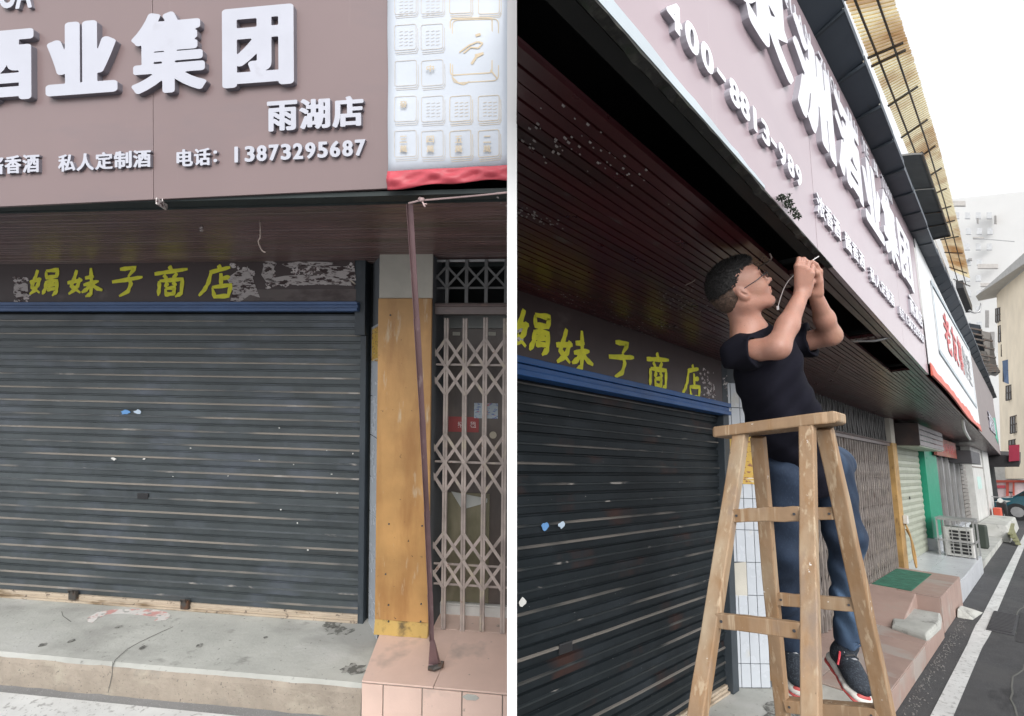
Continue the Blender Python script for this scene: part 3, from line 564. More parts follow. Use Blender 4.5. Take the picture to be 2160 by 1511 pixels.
for r,(ya,yb) in enumerate(rows):
    for c,(xa,xb_) in enumerate(cols):
        if c>=2 and r in (1,2): continue
        q=MB(); line(q,rrect(xa,ya+8,xb_,yb-20,14),.0026); line(q,[(xa+4,yb-4),(xb_-2,yb-14),(xb_+14,yb-40),(xb_+12,ya+30)],.0022); line(q,[(xa+10,yb+8),(xb_+4,yb-1),(xb_+18,yb-30)],.002); 
        if (r,c) in ((3,1),(3,2),(3,3),(1,0),(1,1),(0,0),(0,1)):
            for k in range(3):
                for j in range(5): yy=ya+55+j*24; line(q,[(xa+35+k*36,yy),(xa+60+k*36,yy-6)],.002)
        obj('tile_print',q,m_goldpale if c<2 else m_gold,t)
        for j,ch in enumerate(words.get((r,c),'')):
            p=bp((xa+xb_)/2-10,ya+70+j*68); char(t,ch,(0,BY-.0085,0),(1,0,0),(0,0,1),(0,-1,0),p[0]-.017,p[0]+.017,p[2]-.014,p[2]+.016,.0005,[m_gold,m_gold],bold=.01,name='tile_print')
q=MB(); line(q,rrect(505,140,800,535,22,-.05),.005); line(q,rrect(520,150,845,590,34,-.05),.004); line(q,[(790,500),(835,560)],.006); line(q,[(640,580),(600,600),(560,590),(515,545)],.006); obj('tile_print',q,m_gold,t)
q=MB(); line(q,[(570,380),(640,330),(700,305),(735,315),(705,350),(650,345),(600,385)],.007,1); line(q,[(740,385),(690,410),(655,460)],.011,1); line(q,[(680,400),(740,384)],.008,1); line(q,[(685,262),(720,250)],.012,1); obj('tile_print',q,m_gold,t)
# cord, hanging wires, leaning strip
pA=at(862,429,1,2.20); pB=at(1084,405,1,2.16); pK=at(890,423,1,2.19)
mb=MB(); mb.tube(spl([pA,at(875,426,1,2.19),pK,at(980,415,1,2.18),pB],4),.0045,6)
mb.tube([pK+np.array([-.012,-.006,.008]),pK+np.array([0,-.008,0]),pK+np.array([.014,-.006,.004])],[.008,.012,.007],6)
mb.tube(spl([pK,at(893,430,1,2.18),at(897,437,1,2.18)],3),.004,6); mb.tube([at(893,430,1,2.18),at(901,431,1,2.18)],.003,5)
tag(obj('tied_cord',mb,m_cord,clip=True,smooth=True),'thin pinkish cord knotted under the red hem above the leaning strip','cord')
top=at(866,431,2,2.655)
foot=np.array([-.786,2.935,.083]); d=foot-top
mb=MB(); 
def Lbar(a,b,wa,wb):
    R=[]
    dd=nrm(b-a); u=nrm(np.cross(dd,[0,-1,0])); 
    if u[0]<0: u=-u
    v=nrm(np.cross(u,dd)); 
    if v[1]>0: v=-v
    for p,wd in ((a,wa),(b,wb)): R.append([p-u*wd*.5,p+u*wd*.5,p+u*wd*.5+v*.004,p-u*wd*.5+v*.004,p-u*wd*.5+v*.02,p-u*wd*.5-u*.003+v*.02,p-u*wd*.5-u*.003])
    mb.loft(R)
pm=[top+d*f+np.array([.012*math.sin(f*3.1),0,0]) for f in (0,.2,.4,.6,.8,.925)]
for a,b in zip(pm[:-1],pm[1:]): Lbar(a,b,.025,.021)
fl=[pm[-1],foot+np.array([-.004,0,.05]),foot]
mb.loft([[pm[-1]+np.array([-.012,0,0]),pm[-1]+np.array([.014,0,0]),pm[-1]+np.array([.014,-.01,0]),pm[-1]+np.array([-.012,-.01,0])],
 [foot+np.array([-.022,-.005,.03]),foot+np.array([.045,-.005,.04]),foot+np.array([.04,-.03,.03]),foot+np.array([-.022,-.03,.03])],
 [foot+np.array([-.02,-.02,.0]),foot+np.array([.05,-.03,.012]),foot+np.array([.05,-.045,.012]),foot+np.array([-.02,-.045,.0])]])
ls=thing('leaning_metal_strip','long maroon metal trim strip hanging from the canopy edge down to the pink step','metal strip',foot)
ORG[ls.name]=tuple(foot); obj('strip',mb,m_pole,ls,bevel=.0015)
m1=MB(); m1.tube([foot+np.array([-.015,-.035,.012]),foot+np.array([.02,-.05,.022]),foot+np.array([.06,-.03,.03]),foot+np.array([.062,-.02,.05])],[.014,.018,.016,.012],8); obj('curled_end',m1,m_steel,ls)
a=at(549,466,2,2.64); wire('hanging_wire',spl([a+np.array([0,0,.0]),at(549,500,1,a[1]-.02),at(545,510,1,a[1]-.02),at(552,528,1,a[1]),at(560,533,1,a[1])],4),.004,mat('dirty_wire',(.25,.20,.18),.6),'short dirty wire hanging from the strip ceiling above the torn signboard','wire')
wire('junction_nub',[at(425,479,2,2.645),at(425,487,2,2.63)],.009,m_residue,'small white plastic nub on the strip ceiling above the yellow characters','fitting')
a=at(330,424,2,2.66); b=at(352,438,2,2.66); mb=MB(); mb.beam(a,b,.03,.006,(0,0,1)); mb.beam(a+np.array([.03,0,.004]),b+np.array([.0,-.01,-.01]),.012,.004,(0,0,1)); tag(obj('loose_bracket',mb,m_residue),'loose pale bracket hanging in the dark gap below the sign seam','bracket')
# ================================================================== RIGHT: the street seen along the canopy
CUR=RS; W=1.75; rng=random.Random(11)
mb=MB(); mb.quad((-4,-40,0),(260,-40,0),(260,9,0),(-4,9,0)); struct('road',mb,m_asph,clip=True,label='asphalt road along the row of shops')
# painted edge line, uneven at the manhole patch
mb=MB(); n=60
for i in range(n):
    a=2.0+i*.5; b=a+.5; f=lambda x:.03*math.exp(-((x-8.3)/.35)**2)
    c=lambda x:.80-.0035*(x-5)
    mb.quad((a,c(a)-.115-f(a),.004),(b,c(b)-.115-f(b),.004),(b,c(b)+f(b)*.6,.004),(a,c(a)+f(a)*.6,.004))
struct('road_marking',mb,m_line)
t=thing('drain_grate','cast iron drain grate beside the white road line','drain grate',(8.9,.59,0))
mb=MB(); mb.box(8.35,9.55,.47,.70,.001,.010); obj('frame',mb,m_iron,t)
for i in range(14): mb=MB(); mb.box(8.42+i*.08,8.46+i*.08,.485,.685,.010,.022); obj('grate_bar',mb,m_iron,t)
# steps
def tiled_block(name,label,x0,x1,y0,y1,z,tx,ty,mt,front=True):
    mb=MB(); mb.box(x0,x1,y0+.008,y1,-.02,z-.009); s=struct(name,mb,m_joint,label=label,clip=True)
    nx_=max(1,round((x1-x0)/tx)); ny=max(1,round((y1-y0)/ty)); dx=(x1-x0)/nx_; dy=(y1-y0)/ny
    for i in range(nx_):
        for j in range(ny):
            q=MB(); zz=z+rng.uniform(-.0012,.0012); q.box(x0+i*dx+.0025,x0+(i+1)*dx-.0025,y0+j*dy+.0025,y0+(j+1)*dy-.0025,z-.010,zz); obj('tile',q,mt,s,bevel=.002)
        if front: q=MB(); q.box(x0+i*dx+.0025,x0+(i+1)*dx-.0025,y0-.001,y0+.009,.005,z-.012); obj('tile',q,mt,s,bevel=.002)
    q=MB(); q.box(x0-.009,x0,y0+.01,y1-.003,.005,z-.012); obj('tile',q,mt,s,bevel=.002,clip=True)
    return s
mb=MB(); xs=[1.0+3.6*i/40 for i in range(41)]; rings=[]
for x in xs: j=rng.uniform(-.008,.008); rings.append([(x,.97+j,-.02),(x,.965+j,.08),(x,.975,.15),(x,1.0,.168+j*.2),(x,1.9,.172),(x,1.9,-.02)])
mb.loft(rings); struct('concrete_step',mb,m_conc,clip=True,label='concrete step under the shutter behind the ladder')
mk=MB(); ring=[(3.95+ .35*math.cos(a)*(.6+.4*rng.random()),1.38+.13*math.sin(a)*(.6+.4*rng.random()),.1725) for a in [2*math.pi*i/20 for i in range(20)]]
mk.prism(ring,(0,0,.0008)); obj('grime_patch',mk,MATS['grime'],bpy.data.objects['concrete_step.001'])
tiled_block('tiled_step','long pink tiled step along the folding gate behind the ladder',4.62,7.55,.98,1.80,.175,.60,.41,m_pink_dim)
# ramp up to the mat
mb=MB(); mb.hexa([(6.75,1.22,.1),(7.75,1.22,.1),(7.75,1.80,.1),(6.75,1.80,.1),(6.75,1.22,.179),(7.75,1.22,.375),(7.75,1.80,.375),(6.75,1.80,.179)]); struct('ramp',mb,m_pink_dim,bevel=.01)
tiled_block('tiled_landing','raised pink tiled landing with rounded front corner beyond the ladder',7.75,9.5,1.0,1.8,.38,.58,.40,m_pink_dim)
mb=MB(); 
for i in range(24):
    a=7.45+i*.0; 
mb.box(7.80,9.3,1.27,1.66,.3815,.3885); tag(obj('door_mat',mb,m_matgreen,bevel=.003),'dark green mat lying on the raised pink landing','mat')
mb=MB(); ring=[(6.55,.99),(6.7,1.28),(7.0,1.33),(7.35,1.30),(7.6,1.22),(7.62,1.0),(7.2,.96)]
vs=[]; rings=[]
for z,k in ((.16,1.04),(.195,1.02),(.215,.97),(.222,.90)):
    cx,cy=7.1,1.12; rings.append([(cx+(x-cx)*k,cy+(y-cy)*k,z+ (.02 if x>7.1 and z>.2 else 0)+.004*rng.random()) for x,y in ring])
mb.loft(rings); tag(obj('cement_patch',mb,m_conc,bevel=.012),'lumpy grey cement repair on the pink step beyond the ladder','cement block')
mb=MB(); mb.hexa([(8.75,.84,.0),(9.35,.78,.0),(9.1,.99,.0),(8.7,.99,.0),(8.78,.88,.05),(9.2,.84,.04),(9.08,.98,.09),(8.76,.98,.10)]); tag(obj('stone_wedge',mb,m_conc,bevel=.012),'pale stone wedge on the asphalt against the pink landing','stone')
tiled_block('slab_step','low slab of pale grey tiles in front of the cream roller shutter',9.62,12.95,1.02,1.85,.29,.80,.41,m_grey_tile)
mb=MB(); mb.box(12.96,26,1.06,1.9,-.02,.12); struct('pavement',mb,m_conc)
for k_,pts in enumerate(([(5.2,.3),(6.4,.42),(7.7,.33),(9.0,.5),(10.5,.42)],[(6.2,-.4),(7.5,-.15),(9.5,-.3)])):
    q=MB(); pp=spl([(a_,b_,.0015) for a_,b_ in pts],8); rgk=random.Random(k_); pp=[p_+np.array([0,rgk.uniform(-.02,.02),0]) for p_ in pp]
    for a_,b_ in zip(pp[:-1],pp[1:]): q.beam(a_,b_,.012,.002,(0,1,0))
    obj('crack',q,m_crack,bpy.data.objects['road.001'])
q=MB(); q.prism([(7.9,-.6,.0015),(9.9,-.7,.0015),(9.8,.46,.0015),(8.1,.45,.0015)],(0,0,.002)); obj('asphalt_patch',q,mat('fresh_asphalt',(.034,.034,.037),.85,layers=[(150,(1,1,1),.58,.66,(.11,.11,.11))],bump=.004,bscale=150),bpy.data.objects['road.001'])
# debris along the kerb
mb=MB(); 
for i in range(420):
    x=rng.uniform(4.4,9.5); y=.955-abs(rng.gauss(0,.05)); s=rng.uniform(.002,.008); mb.hexa([(x-s,y-s,.0),(x+s,y-s*.7,.0),(x+s*.6,y+s,.0),(x-s,y+s*.8,.0),(x-s*.5,y-s*.4,s),(x+s*.6,y-s*.4,s*.8),(x+s*.3,y+s*.6,s),(x-s*.4,y+s*.5,s*.9)])
o=obj('gravel',mb,mat('grit',(.16,.155,.15),.9,var=.5,scale=40)); tag(o,'loose grit and gravel along the foot of the pink step','gravel',kind='stuff')
# walls
mb=MB(); mb.box(1.0,4.1,W+.05,W+.2,0,3.2); mb.box(4.1,9.6,W+.25,W+.4,0,3.2); mb.box(9.5,34,W+.06,W+.2,0,3.2); tag(obj('shop_wall',mb,m_void,clip=True),'dark wall behind the shutters and gates of the street row','wall')
ZB=2.135
t=SHR=roller_shutter('dark roller shutter beside the ladder, lower edge hidden by its legs',1.0,3.862,W,.172,ZB,.0975,[mat('shutter_paint_shade',(.011,.015,.018),.55,spec=.2,var=.22,scale=3,layers=[(2.2,(1,1,1),.52,.75,(.024,.030,.036)),(110,(.5,1,1),.71,.76,(.3,.3,.3)),(2,(1,1,1),.60,.75,(.045,.022,.018))],bump=.0008,bscale=25),mat('worn_ridge_shade',(.016,.021,.024),.5,var=.2,layers=[(1.2,(.5,1,1),.52,.62,(.16,.145,.13)),(12,(.3,1,1),.64,.7,(.3,.28,.26))])],clip=True)  # slat and ridge paints are darker copies, canopy shade put into the colour
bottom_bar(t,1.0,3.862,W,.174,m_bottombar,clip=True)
for (px,py,w_,h_,m_) in [(1150,1111,.06,.05,'paper_scrap_blue'),(1185,1107,.07,.05,'paper_scrap_pale'),(1103,1270,.07,.05,'paper_scrap_white')]:
    c=at(px,py,1,W-.009); mk=MB(); blob(mk,c[0],c[2],w_,h_,W-.0095,rng,11,.5); obj('paper_scrap',mk,MATS[m_],t)
mk=MB(); c=at(1190,1365,1,W); mk.box(c[0]-.05,c[0]+.05,W-.014,W-.004,c[2]-.025,c[2]+.025); obj('lock_plate',mk,m_black,t,bevel=.006)
z0,z1=ZB+.005,2.232
mb=MB(); mb.box(1.0,3.90,W-.10,W,z0,z0+.03); mb.box(1.0,3.90,W-.085,W,z0+.031,z0+.058); mb.box(1.0,3.90,W-.10,W,z0+.059,z1)
tag(obj('shutter_housing_band',mb,mat('bright_blue_paint',(.012,.075,.24),.4,layers=[(6,(.3,1,1),.6,.8,(.02,.06,.17))]),clip=True,bevel=.003),'bright blue metal band above the shutter left of the man','metal band')
t=thing('shop_signboard','dark signboard with yellow brush characters under the strip ceiling, left of the man','signboard',(2.8,W,2.235))
BYR=W-.05
mb=MB(); mb.box(1.0,3.86,BYR,W+.04,z1+.004,2.60); obj('board',mb,m_board,t,clip=True)
for ch,(px,py) in {'娟':(1121,701),'妹':(1213,737),'子':(1311,760),'商':(1388,783),'店':(1457,803)}.items():
    c=at(px,py,1,BYR); hand_char(t,ch,c[0],c[2],.245,BYR,clip=True)
for (px,py,w_,h_,n_) in [(1492,822,.22,.30,60),(1500,830,.14,.2,40),(1530,815,.08,.20,26),(1094,690,.07,.2,24)]:
    c=at(px,py,1,BYR); flakes(t,'paper_residue',rng,c[0],c[2],w_,h_,BYR-.001,n_,.008,.03,m_residue,clip=True)
mb=MB(); mb.box(3.866,3.965,W-.05,W+.04,.172,2.60); obj('guide_rail',mb,m_frame,SHR,bevel=.004)
# tiled pillar
t=thing('shop_pillar','pillar with narrow white wall tiles seen between the ladder legs','pillar',(4.3,1.7,.17))
a=np.array([3.972,1.758]); b=np.array([4.20,1.575]); d=(b-a)/np.linalg.norm(b-a); nv=np.array([d[1],-d[0]]); nv=nv if nv[1]<0 else -nv; L_=np.linalg.norm(b-a)
mb=MB(); mb.prism([(*a,.15),(*b,.15),(4.58,1.575,.15),(4.58,2.1,.15),(a[0],2.1,.15)],(0,0,2.5)); obj('pillar_core',mb,m_grout,t)
z=.178; rows_=[.16,.235,.235,.235,.235,.235,.235,.235,.235,.2]
for ri,h in enumerate(rows_):
    nc=4
    for c in range(nc):
        if ri in (3,) and c in (0,1): continue
        p=a+d*(L_*c/nc+.0022); q_=a+d*(L_*(c+1)/nc-.0022); q=MB(); o_=nv*.008
        q.prism([(*p,z),(*q_,z),(*q_,z+h-.005),(*p,z+h-.005)],(o_[0],o_[1],0)); obj('tile',q,m_tile,t,bevel=.0012)
    if ri==3:
        p=a; q_=a+d*L_*.5; q=MB(); o_=nv*.006; q.prism([(*p,z-.03),(*q_,z-.01),(*q_,z+h),(*p,z+h-.02)],(o_[0],o_[1],0)); obj('mortar_patch',q,m_plaster,t)
    z+=h
o_=nv*.0095; p=a+d*.01; q_=a+d*(L_*.93); q=MB(); q.prism([(p[0]+o_[0],p[1]+o_[1],1.62),(q_[0]+o_[0],q_[1]+o_[1],1.62),(q_[0]+o_[0],q_[1]+o_[1],2.0),(p[0]+o_[0],p[1]+o_[1],2.0)],(nv[0]*.001,nv[1]*.001,0)); obj('notice',q,MATS['yellow_notice'],t)
mb=MB(); mb.box(4.205,4.575,1.556,1.573,.22,2.2); obj('ochre_board',mb,m_ply,t)
mb=MB(); mb.box(4.205,4.575,1.560,1.573,2.203,2.6); obj('plaster_face',mb,m_plaster,t)
# long folding gate and its transom
YG=1.68; zr=at(1857,934,1,YG)[2]
m_gd=mat('weathered_gate_paint',(.20,.175,.16),.5,var=.3,scale=7,layers=[(9,(1,1,.6),.56,.7,(.30,.26,.22)),(5,(1,1,1),.6,.75,(.10,.06,.05))])
gz=lambda f:.19+(zr-.22)*f
folding_gate('long brown folding lattice gate right of the man, beyond the tiled pillar',4.66,.118,42,YG,.19,zr-.03,[[gz(.05),gz(.16),gz(.27)],[gz(.36),gz(.47),gz(.58)],[gz(.66),gz(.77),gz(.88)]],[gz(.16),gz(.77)],False,True,mt=m_gd,w=.03)
mb=MB(); mb.box(4.6,9.6,YG+.02,YG+.05,.18,2.6); tag(obj('closed_boarding',mb,mat('dark_brown_panel',(.045,.035,.03),.4,var=.3)),'dark brown shop front close behind the long folding gate','boarding')
t=thing('transom_grille','dark transom grille above the long folding gate in the street view','grille',(7,YG,zr))
mb=MB(); mb.box(4.6,9.6,YG-.03,YG+.015,zr-.03,zr+.03); mb.tube([(4.6,YG-.04,zr+.02),(9.6,YG-.04,zr+.02)],.012,8); obj('head_rail',mb,MATS['brown_head_rail'],t)
mb=MB(); 
for i in range(42): mb.box(4.66+.118*i-.008,4.66+.118*i+.008,YG-.008,YG+.008,zr+.03,2.60)
for i in range(41): a_,b_=(zr+.06,2.52) if i%2 else (2.52,zr+.06); mb.beam((4.66+.118*i,YG-.012,a_),(4.66+.118*(i+1),YG-.012,b_),.003,.015,(0,1,0))
o=obj('grille_bars',mb,m_gatedark,t); o['kind']='stuff'
# ochre post, shutter box, cream shutter
t=thing('corner_post','ochre post with grey plaster top between the long gate and the cream shutter','post',(9.75,1.7,.2))
mb=MB(); mb.box(9.62,9.93,1.62,1.8,.18,2.19); obj('ochre_board',mb,m_ochrepost,t,bevel=.004)
mb=MB(); mb.box(9.63,9.92,1.63,1.8,2.192,2.62); obj('plaster_top',mb,m_plaster,t)
mb=MB(); mb.box(9.80,9.92,1.56,1.615,.98,1.10); obj('switch_box',mb,m_white,t,bevel=.005)
mb=MB(); mb.tube(spl([(9.86,1.60,.98),(9.85,1.55,.8),(9.8,1.53,.55),(9.86,1.52,.36),(9.95,1.53,.5),(9.9,1.55,.75),(9.87,1.6,.9)],6),.012,6); obj('cord',mb,m_ochrepost,t)
t=thing('shutter_box','dark boxed housing with ribbed front above the cream shutter','shutter housing',(11.2,1.5,2.15))
mb=MB(); mb.box(10.05,10.10,1.34,1.75,2.17,2.52); obj('end_plate',mb,mat('dark_end_plate',(.045,.035,.035),.4,layers=[(3,(1,1,1),.5,.7,(.09,.06,.05))]),t,bevel=.004)
for i in range(4): mb=MB(); mb.box(10.102,12.7,1.345+.002*(i%2),1.36,2.175+i*.085,2.175+i*.085+.078); obj('front_slat',mb,mat('ribbed_mauve_grey',(.20,.18,.185),.45),t,bevel=.006)
mb=MB(); mb.box(10.102,12.7,1.36,1.75,2.16,2.174); obj('underside',mb,m_cream,t)
t=thing('roller_shutter','closed cream roller shutter of the shop beyond the long gate','shutter',(11.2,W,.29))
for i in range(17):
    mb=MB(); z=.295+i*.11; mb.prism([(9.96,W-.001,z),(9.96,W-.012,z+.055),(9.96,W-.001,z+.106),(9.96,W+.01,z+.106),(9.96,W+.01,z)],(2.75,0,0)); obj('slat',mb,m_cream,t)
mb=MB(); mb.box(11.3,11.36,W-.018,W-.012,1.28,1.33); obj('keyhole',mb,m_black,t)
# green panel, tiled base
mb=MB(); mb.box(12.78,14.3,1.66,1.8,.52,2.5); mb.box(13.0,13.35,1.655,1.66,2.02,2.06); tag(obj('green_panel',mb,m_green),'tall bright green wall panel right of the cream shutter','wall panel')
mb=MB(); mb.box(12.76,14.35,1.60,1.85,.1,.515); tag(obj('panel_base',mb,m_tile,bevel=.004),'pale tiled base under the green panel','wall base')
t=thing('glazed_shop','narrow shop front with grey framed glass behind the caged air conditioner','shop front',(16,W,.1))
mb=MB(); mb.box(14.5,18.6,1.74,1.79,.5,2.12); obj('glass',mb,mat('dusty_glass',(.09,.085,.08),.2,var=.3),t)
for x in (14.45,15.4,16.4,17.4,18.5): mb=MB(); mb.box(x,x+.09,1.69,1.74,.12,2.14); obj('frame_upright',mb,m_galv,t)
mb=MB(); mb.box(14.45,18.6,1.60,1.8,.1,.5); obj('base_wall',mb,m_tile,t)
t=thing('red_shop_sign','faded red and ochre signboard with white lettering above the narrow shop front','sign',(15,1.6,2.12))
mb=MB(); mb.box(13.7,17.0,1.57,1.62,2.12,2.50); obj('board',mb,mat('faded_red_board',(.28,.075,.055),.5,layers=[(1.2,(1,1,2),.45,.7,(.36,.18,.06))]),t)
for i,ch in enumerate('便利店'): char(t,ch,(0,1.57,0),(1,0,0),(0,0,1),(0,-1,0),14.2+i*.85,14.9+i*.85,2.20,2.42,.004,[mat('dull_red_letter',(.45,.05,.05),.5)]*2,bold=.0)
mb=MB(); mb.box(17.1,19.4,1.30,1.75,2.02,2.34); tag(obj('equipment_box',mb,mat('dark_grey_box',(.05,.05,.055),.5),bevel=.01),'dark grey equipment box hung under the canopy beyond the red sign','box')
for x0,x1,lab in ((18.9,20.2,'dark ribbed shutter edge left of the white pillars'),):
    t=thing('side_shutter',lab,'shutter',((x0+x1)/2,W,.1))
    for i in range(18): mb=MB(); mb.box(x0,x1,1.70,1.74,.2+i*.105,.2+i*.105+.085); obj('slat',mb,mat('taupe_slat',(.20,.185,.17),.5),t)
for x0,x1,lab in ((20.6,24.0,'wide white painted wall section with a pale notice near the end of the row'),(24.6,27.0,'narrow white pillar at the far end of the row')):
    t=thing('white_pillar',lab,'pillar',((x0+x1)/2,W,.1)); mb=MB(); mb.box(x0,x1,1.58,1.8,.1,2.62); obj('pillar_body',mb,m_white,t)
    if x0<21: 
        mb=MB(); mb.box(21.6,22.8,1.57,1.578,1.30,1.68); obj('notice',mb,mat('pale_green_notice',(.45,.62,.58),.6),t)
        mb=MB(); mb.box(x0,x1,1.57,1.579,1.95,1.99); obj('seam',mb,m_joint,t)
mb=MB(); mb.box(24.6,25.3,1.3,1.5,.12,.62); tag(obj('fire_box',mb,mat('orange_red',(.55,.09,.05),.5),bevel=.02),'orange red box at the foot of the far white pillar','box')
# caged air conditioner
t=thing('ac_cage','grey bar cage on the slab in front of the narrow shop','cage',(12.6,1.3,.29))
xc0,xc1,yc0,yc1,zc0,zc1=12.30,12.90,1.03,1.53,.295,.93
for (x,y) in ((xc0,yc0),(xc0,yc1),(xc1,yc0),(xc1,yc1)): mb=MB(); mb.box(x-.012,x+.012,y-.012,y+.012,zc0,zc1); obj('cage_post',mb,m_galv,t)
for z in (zc1,zc0+.27): 
    mb=MB(); mb.box(xc0-.012,xc0+.012,yc0,yc1,z-.012,z+.012); obj('cage_rail',mb,m_galv,t)
    mb=MB(); mb.box(xc0,xc1,yc0-.012,yc0+.012,z-.012,z+.012); obj('cage_rail',mb,m_galv,t)
for i in range(1,5): mb=MB(); y=yc0+(yc1-yc0)*i/5; mb.box(xc0-.008,xc0+.008,y-.006,y+.006,zc0,zc1); obj('cage_bar',mb,m_galv,t)
mb=MB(); mb.box(xc0-.02,xc1+.02,yc0-.02,yc1+.02,zc1+.012,zc1+.025); obj('cage_top',mb,m_galv,t)
t=thing('air_conditioner','white outdoor air conditioner with dark louvres inside the bar cage','air conditioner',(12.6,1.28,.3))
mb=MB(); mb.box(12.38,12.72,1.06,1.46,.30,.80); obj('casing',mb,m_white,t,bevel=.012)
for i in range(7):
    for j in range(2): mb=MB(); mb.box(12.368,12.379,1.10+j*.15,1.22+j*.15,.35+i*.06,.35+i*.06+.04); obj('louvre',mb,m_black,t)
mb=MB(); mb.box(15.9,16.25,1.12,1.40,.12,.62); tag(obj('litter_bin',mb,mat('dark_green_bin',(.03,.04,.03),.6),bevel=.03),'dark square bin beyond the caged air conditioner','bin')
mb=MB(); mb.hexa([(19.3,.9,.0),(24.5,.9,.0),(24.5,1.6,.0),(19.3,1.6,.0),(19.5,.95,.42),(24.3,.95,.40),(24.3,1.55,.40),(19.5,1.55,.42)]); tag(obj('concrete_bench',mb,m_conc,bevel=.03),'low grey concrete block at the foot of the white pillars','concrete block')
t=thing('timber_pile','loose greenish planks lying by the far concrete block','planks',(20,.95,0))
for i in range(4): mb=MB(); mb.beam((18.6+.2*i,.74+.05*i,.05+.06*i),(21.4,.98-.02*i,.30+.02*i),.10,.03,(0,1,0)); obj('plank',mb,mat('mossy_timber',(.22,.22,.12),.8),t)
# ------------------------------------------------------------------ canopy
TOP=[(.2,3.66),(2.12,3.73),(3.14,3.785),(5.57,3.87),(7,3.91),(9.2,4.0),(14.4,4.3),(26,4.95),(31.5,5.2)]
def topz(x): return float(np.interp(x,[a for a,b in TOP],[b for a,b in TOP]))
ceil_edge=lambda X: yf(X)+.022
m_soffit_shade=mat('maroon_strip_shade',(.052,.010,.012),.30,spec=.45,var=.3,scale=2,layers=[(.5,(1,1,1),.6,.7,(.028,.009,.009)),(70,(.6,1,1),.725,.75,(.24,.22,.21)),(1.5,(.5,3,1),.52,.75,(.028,.016,.014)),(6,(.4,1,1),.66,.74,(.075,.06,.058))],bump=.0004,bscale=12)  # same strips, canopy shade put into a darker maroon
strip_ceiling('dark maroon strip ceiling under the street canopy, with strips missing by the man',ceil_edge,1.80,2.60,2.565,.25,31.,18,skip=[(0,.2,2.28),(1,.2,2.28),(1,2.45,3.72),(2,2.45,3.72),(1,3.85,5.2),(2,3.85,5.2)],clip=True,seg=24,ms=m_soffit_shade)
mb=MB()
for (a_,b_,y0_,y1_) in ((.2,31,.04,.10),): mb.loft([[(x,yf(x)+.025,2.602),(x,yf(x)+.065,2.602),(x,yf(x)+.065,2.65),(x,yf(x)+.025,2.65)] for x in (.2,2.2)])
for x in (2.25,3.78,5.2): mb.box(x,x+.022,yf(x)+.03,1.8,2.64,2.66)
mb.loft([[(x,yf(x)+.03,3.15),(x,1.8,3.15),(x,1.8,3.2),(x,yf(x)+.03,3.2)] for x in (.2,31)])
tag(obj('canopy_frame',mb,mat('steel_gap_shade',(.006,.008,.008),.7,var=.5,scale=2),clip=True),'dark steel framing inside the open gap behind the long mauve sign','canopy frame')  # shade of the open gap put into the near-black steel colour
mb=MB(); rings=[]
for i in range(70):
    x=.2+2.1*i/69; j=rng.uniform(-.004,.004); dz=rng.uniform(-.008,.010); rings.append([(x,yf(x)-.003+j*.5,2.598+dz*.3),(x,yf(x)+.018+j,2.594+dz*.8),(x,yf(x)+.022,2.60),(x,yf(x)-.002,2.606)])
mb.loft(rings); tag(obj('torn_edge_trim',mb,mat('dirty_trim',(.025,.025,.023),.8,layers=[(20,(1,1,1),.55,.66,(.06,.06,.05)),(9,(1,1,1),.55,.65,(.02,.03,.016))],bump=.003),clip=True),'torn dirty metal trim along the lower edge of the long mauve sign','trim')
mk=MB(); rg=random.Random(21)
for (px_,py_,sx,sy,n_) in [(1450,640,.35,.28,150),(1330,690,.5,.25,110),(1180,630,.25,.2,50),(1330,330,.25,.12,60),(1150,300,.12,.08,30),(1520,700,.3,.2,60),(1120,450,.12,.04,40)]:
    c=at(px_,py_,2,2.585)
    for i in range(n_):
        x=c[0]+rg.gauss(0,sx*.5); y=c[1]+rg.gauss(0,sy*.5)
        if y<yf(x)+.2 or y>1.74 or x<.75: continue
        zz=2.60-.035*(y-yf(x))/(1.8-yf(x))-.002; s=rg.uniform(.0012,.0042); mk.prism([(x-s*2,y-s,zz),(x+s,y-s*.8,zz),(x+s*1.6,y+s,zz),(x-s,y+s*.7,zz)],(0,0,-.0015))
o=obj('paint_fleck',mk,mat('pale_fleck',(.30,.27,.26),.8),bpy.data.objects['strip_ceiling.001']); o['kind']='stuff'
# fascia: panels + letters (its characters climb slightly along the street)
NF=nrm([-.03,1,0]); UF=nrm([1,.03,0]); OUT=-NF; ZV=np.array([0,0,1.]); OF=np.array([0,.464,0])
def FP(x,z,o=0): return np.array([x,yf(x),z])+OUT*o
t=thing('shop_sign','long mauve fascia sign with white raised characters above the man','sign',(3,.55,2.6))
def fpanel(par,x0,x1,mt,zb=2.605,n=8,th=.02,name='sign_panel',o=0,clip=True):
    q=MB(); rings=[]
    for i in range(n+1): x=x0+(x1-x0)*i/n; rings.append([FP(x,zb,o),FP(x,topz(x),o),FP(x,topz(x),o-th),FP(x,zb,o-th)])
    q.loft(rings); return obj(name,q,mt,par,clip=clip)
m_mauve_lit=mat('glossy_mauve_lit',(.435,.345,.375),.22,var=.05,scale=.8,layers=[(1.4,(.6,1,1.6),.5,.75,(.385,.305,.335)),(3,(6,6,.5),.64,.8,(.48,.40,.42))])  # same sign panel as head-on, brighter light put into its mauve
fpanel(t,.25,2.086,m_mauve_lit); fpanel(t,2.092,4.2,m_mauve_lit); fpanel(t,4.206,5.545,m_mauve_lit)
q=MB(); rings=[]
for i in range(30):
    x=.25+1.25*i/29; h=.055-.045*(i/29)+rng.uniform(-.003,.003); rings.append([FP(x,2.607,.001),FP(x,2.607+h,.001),FP(x,2.607+h,.0035),FP(x,2.607,.0035)])
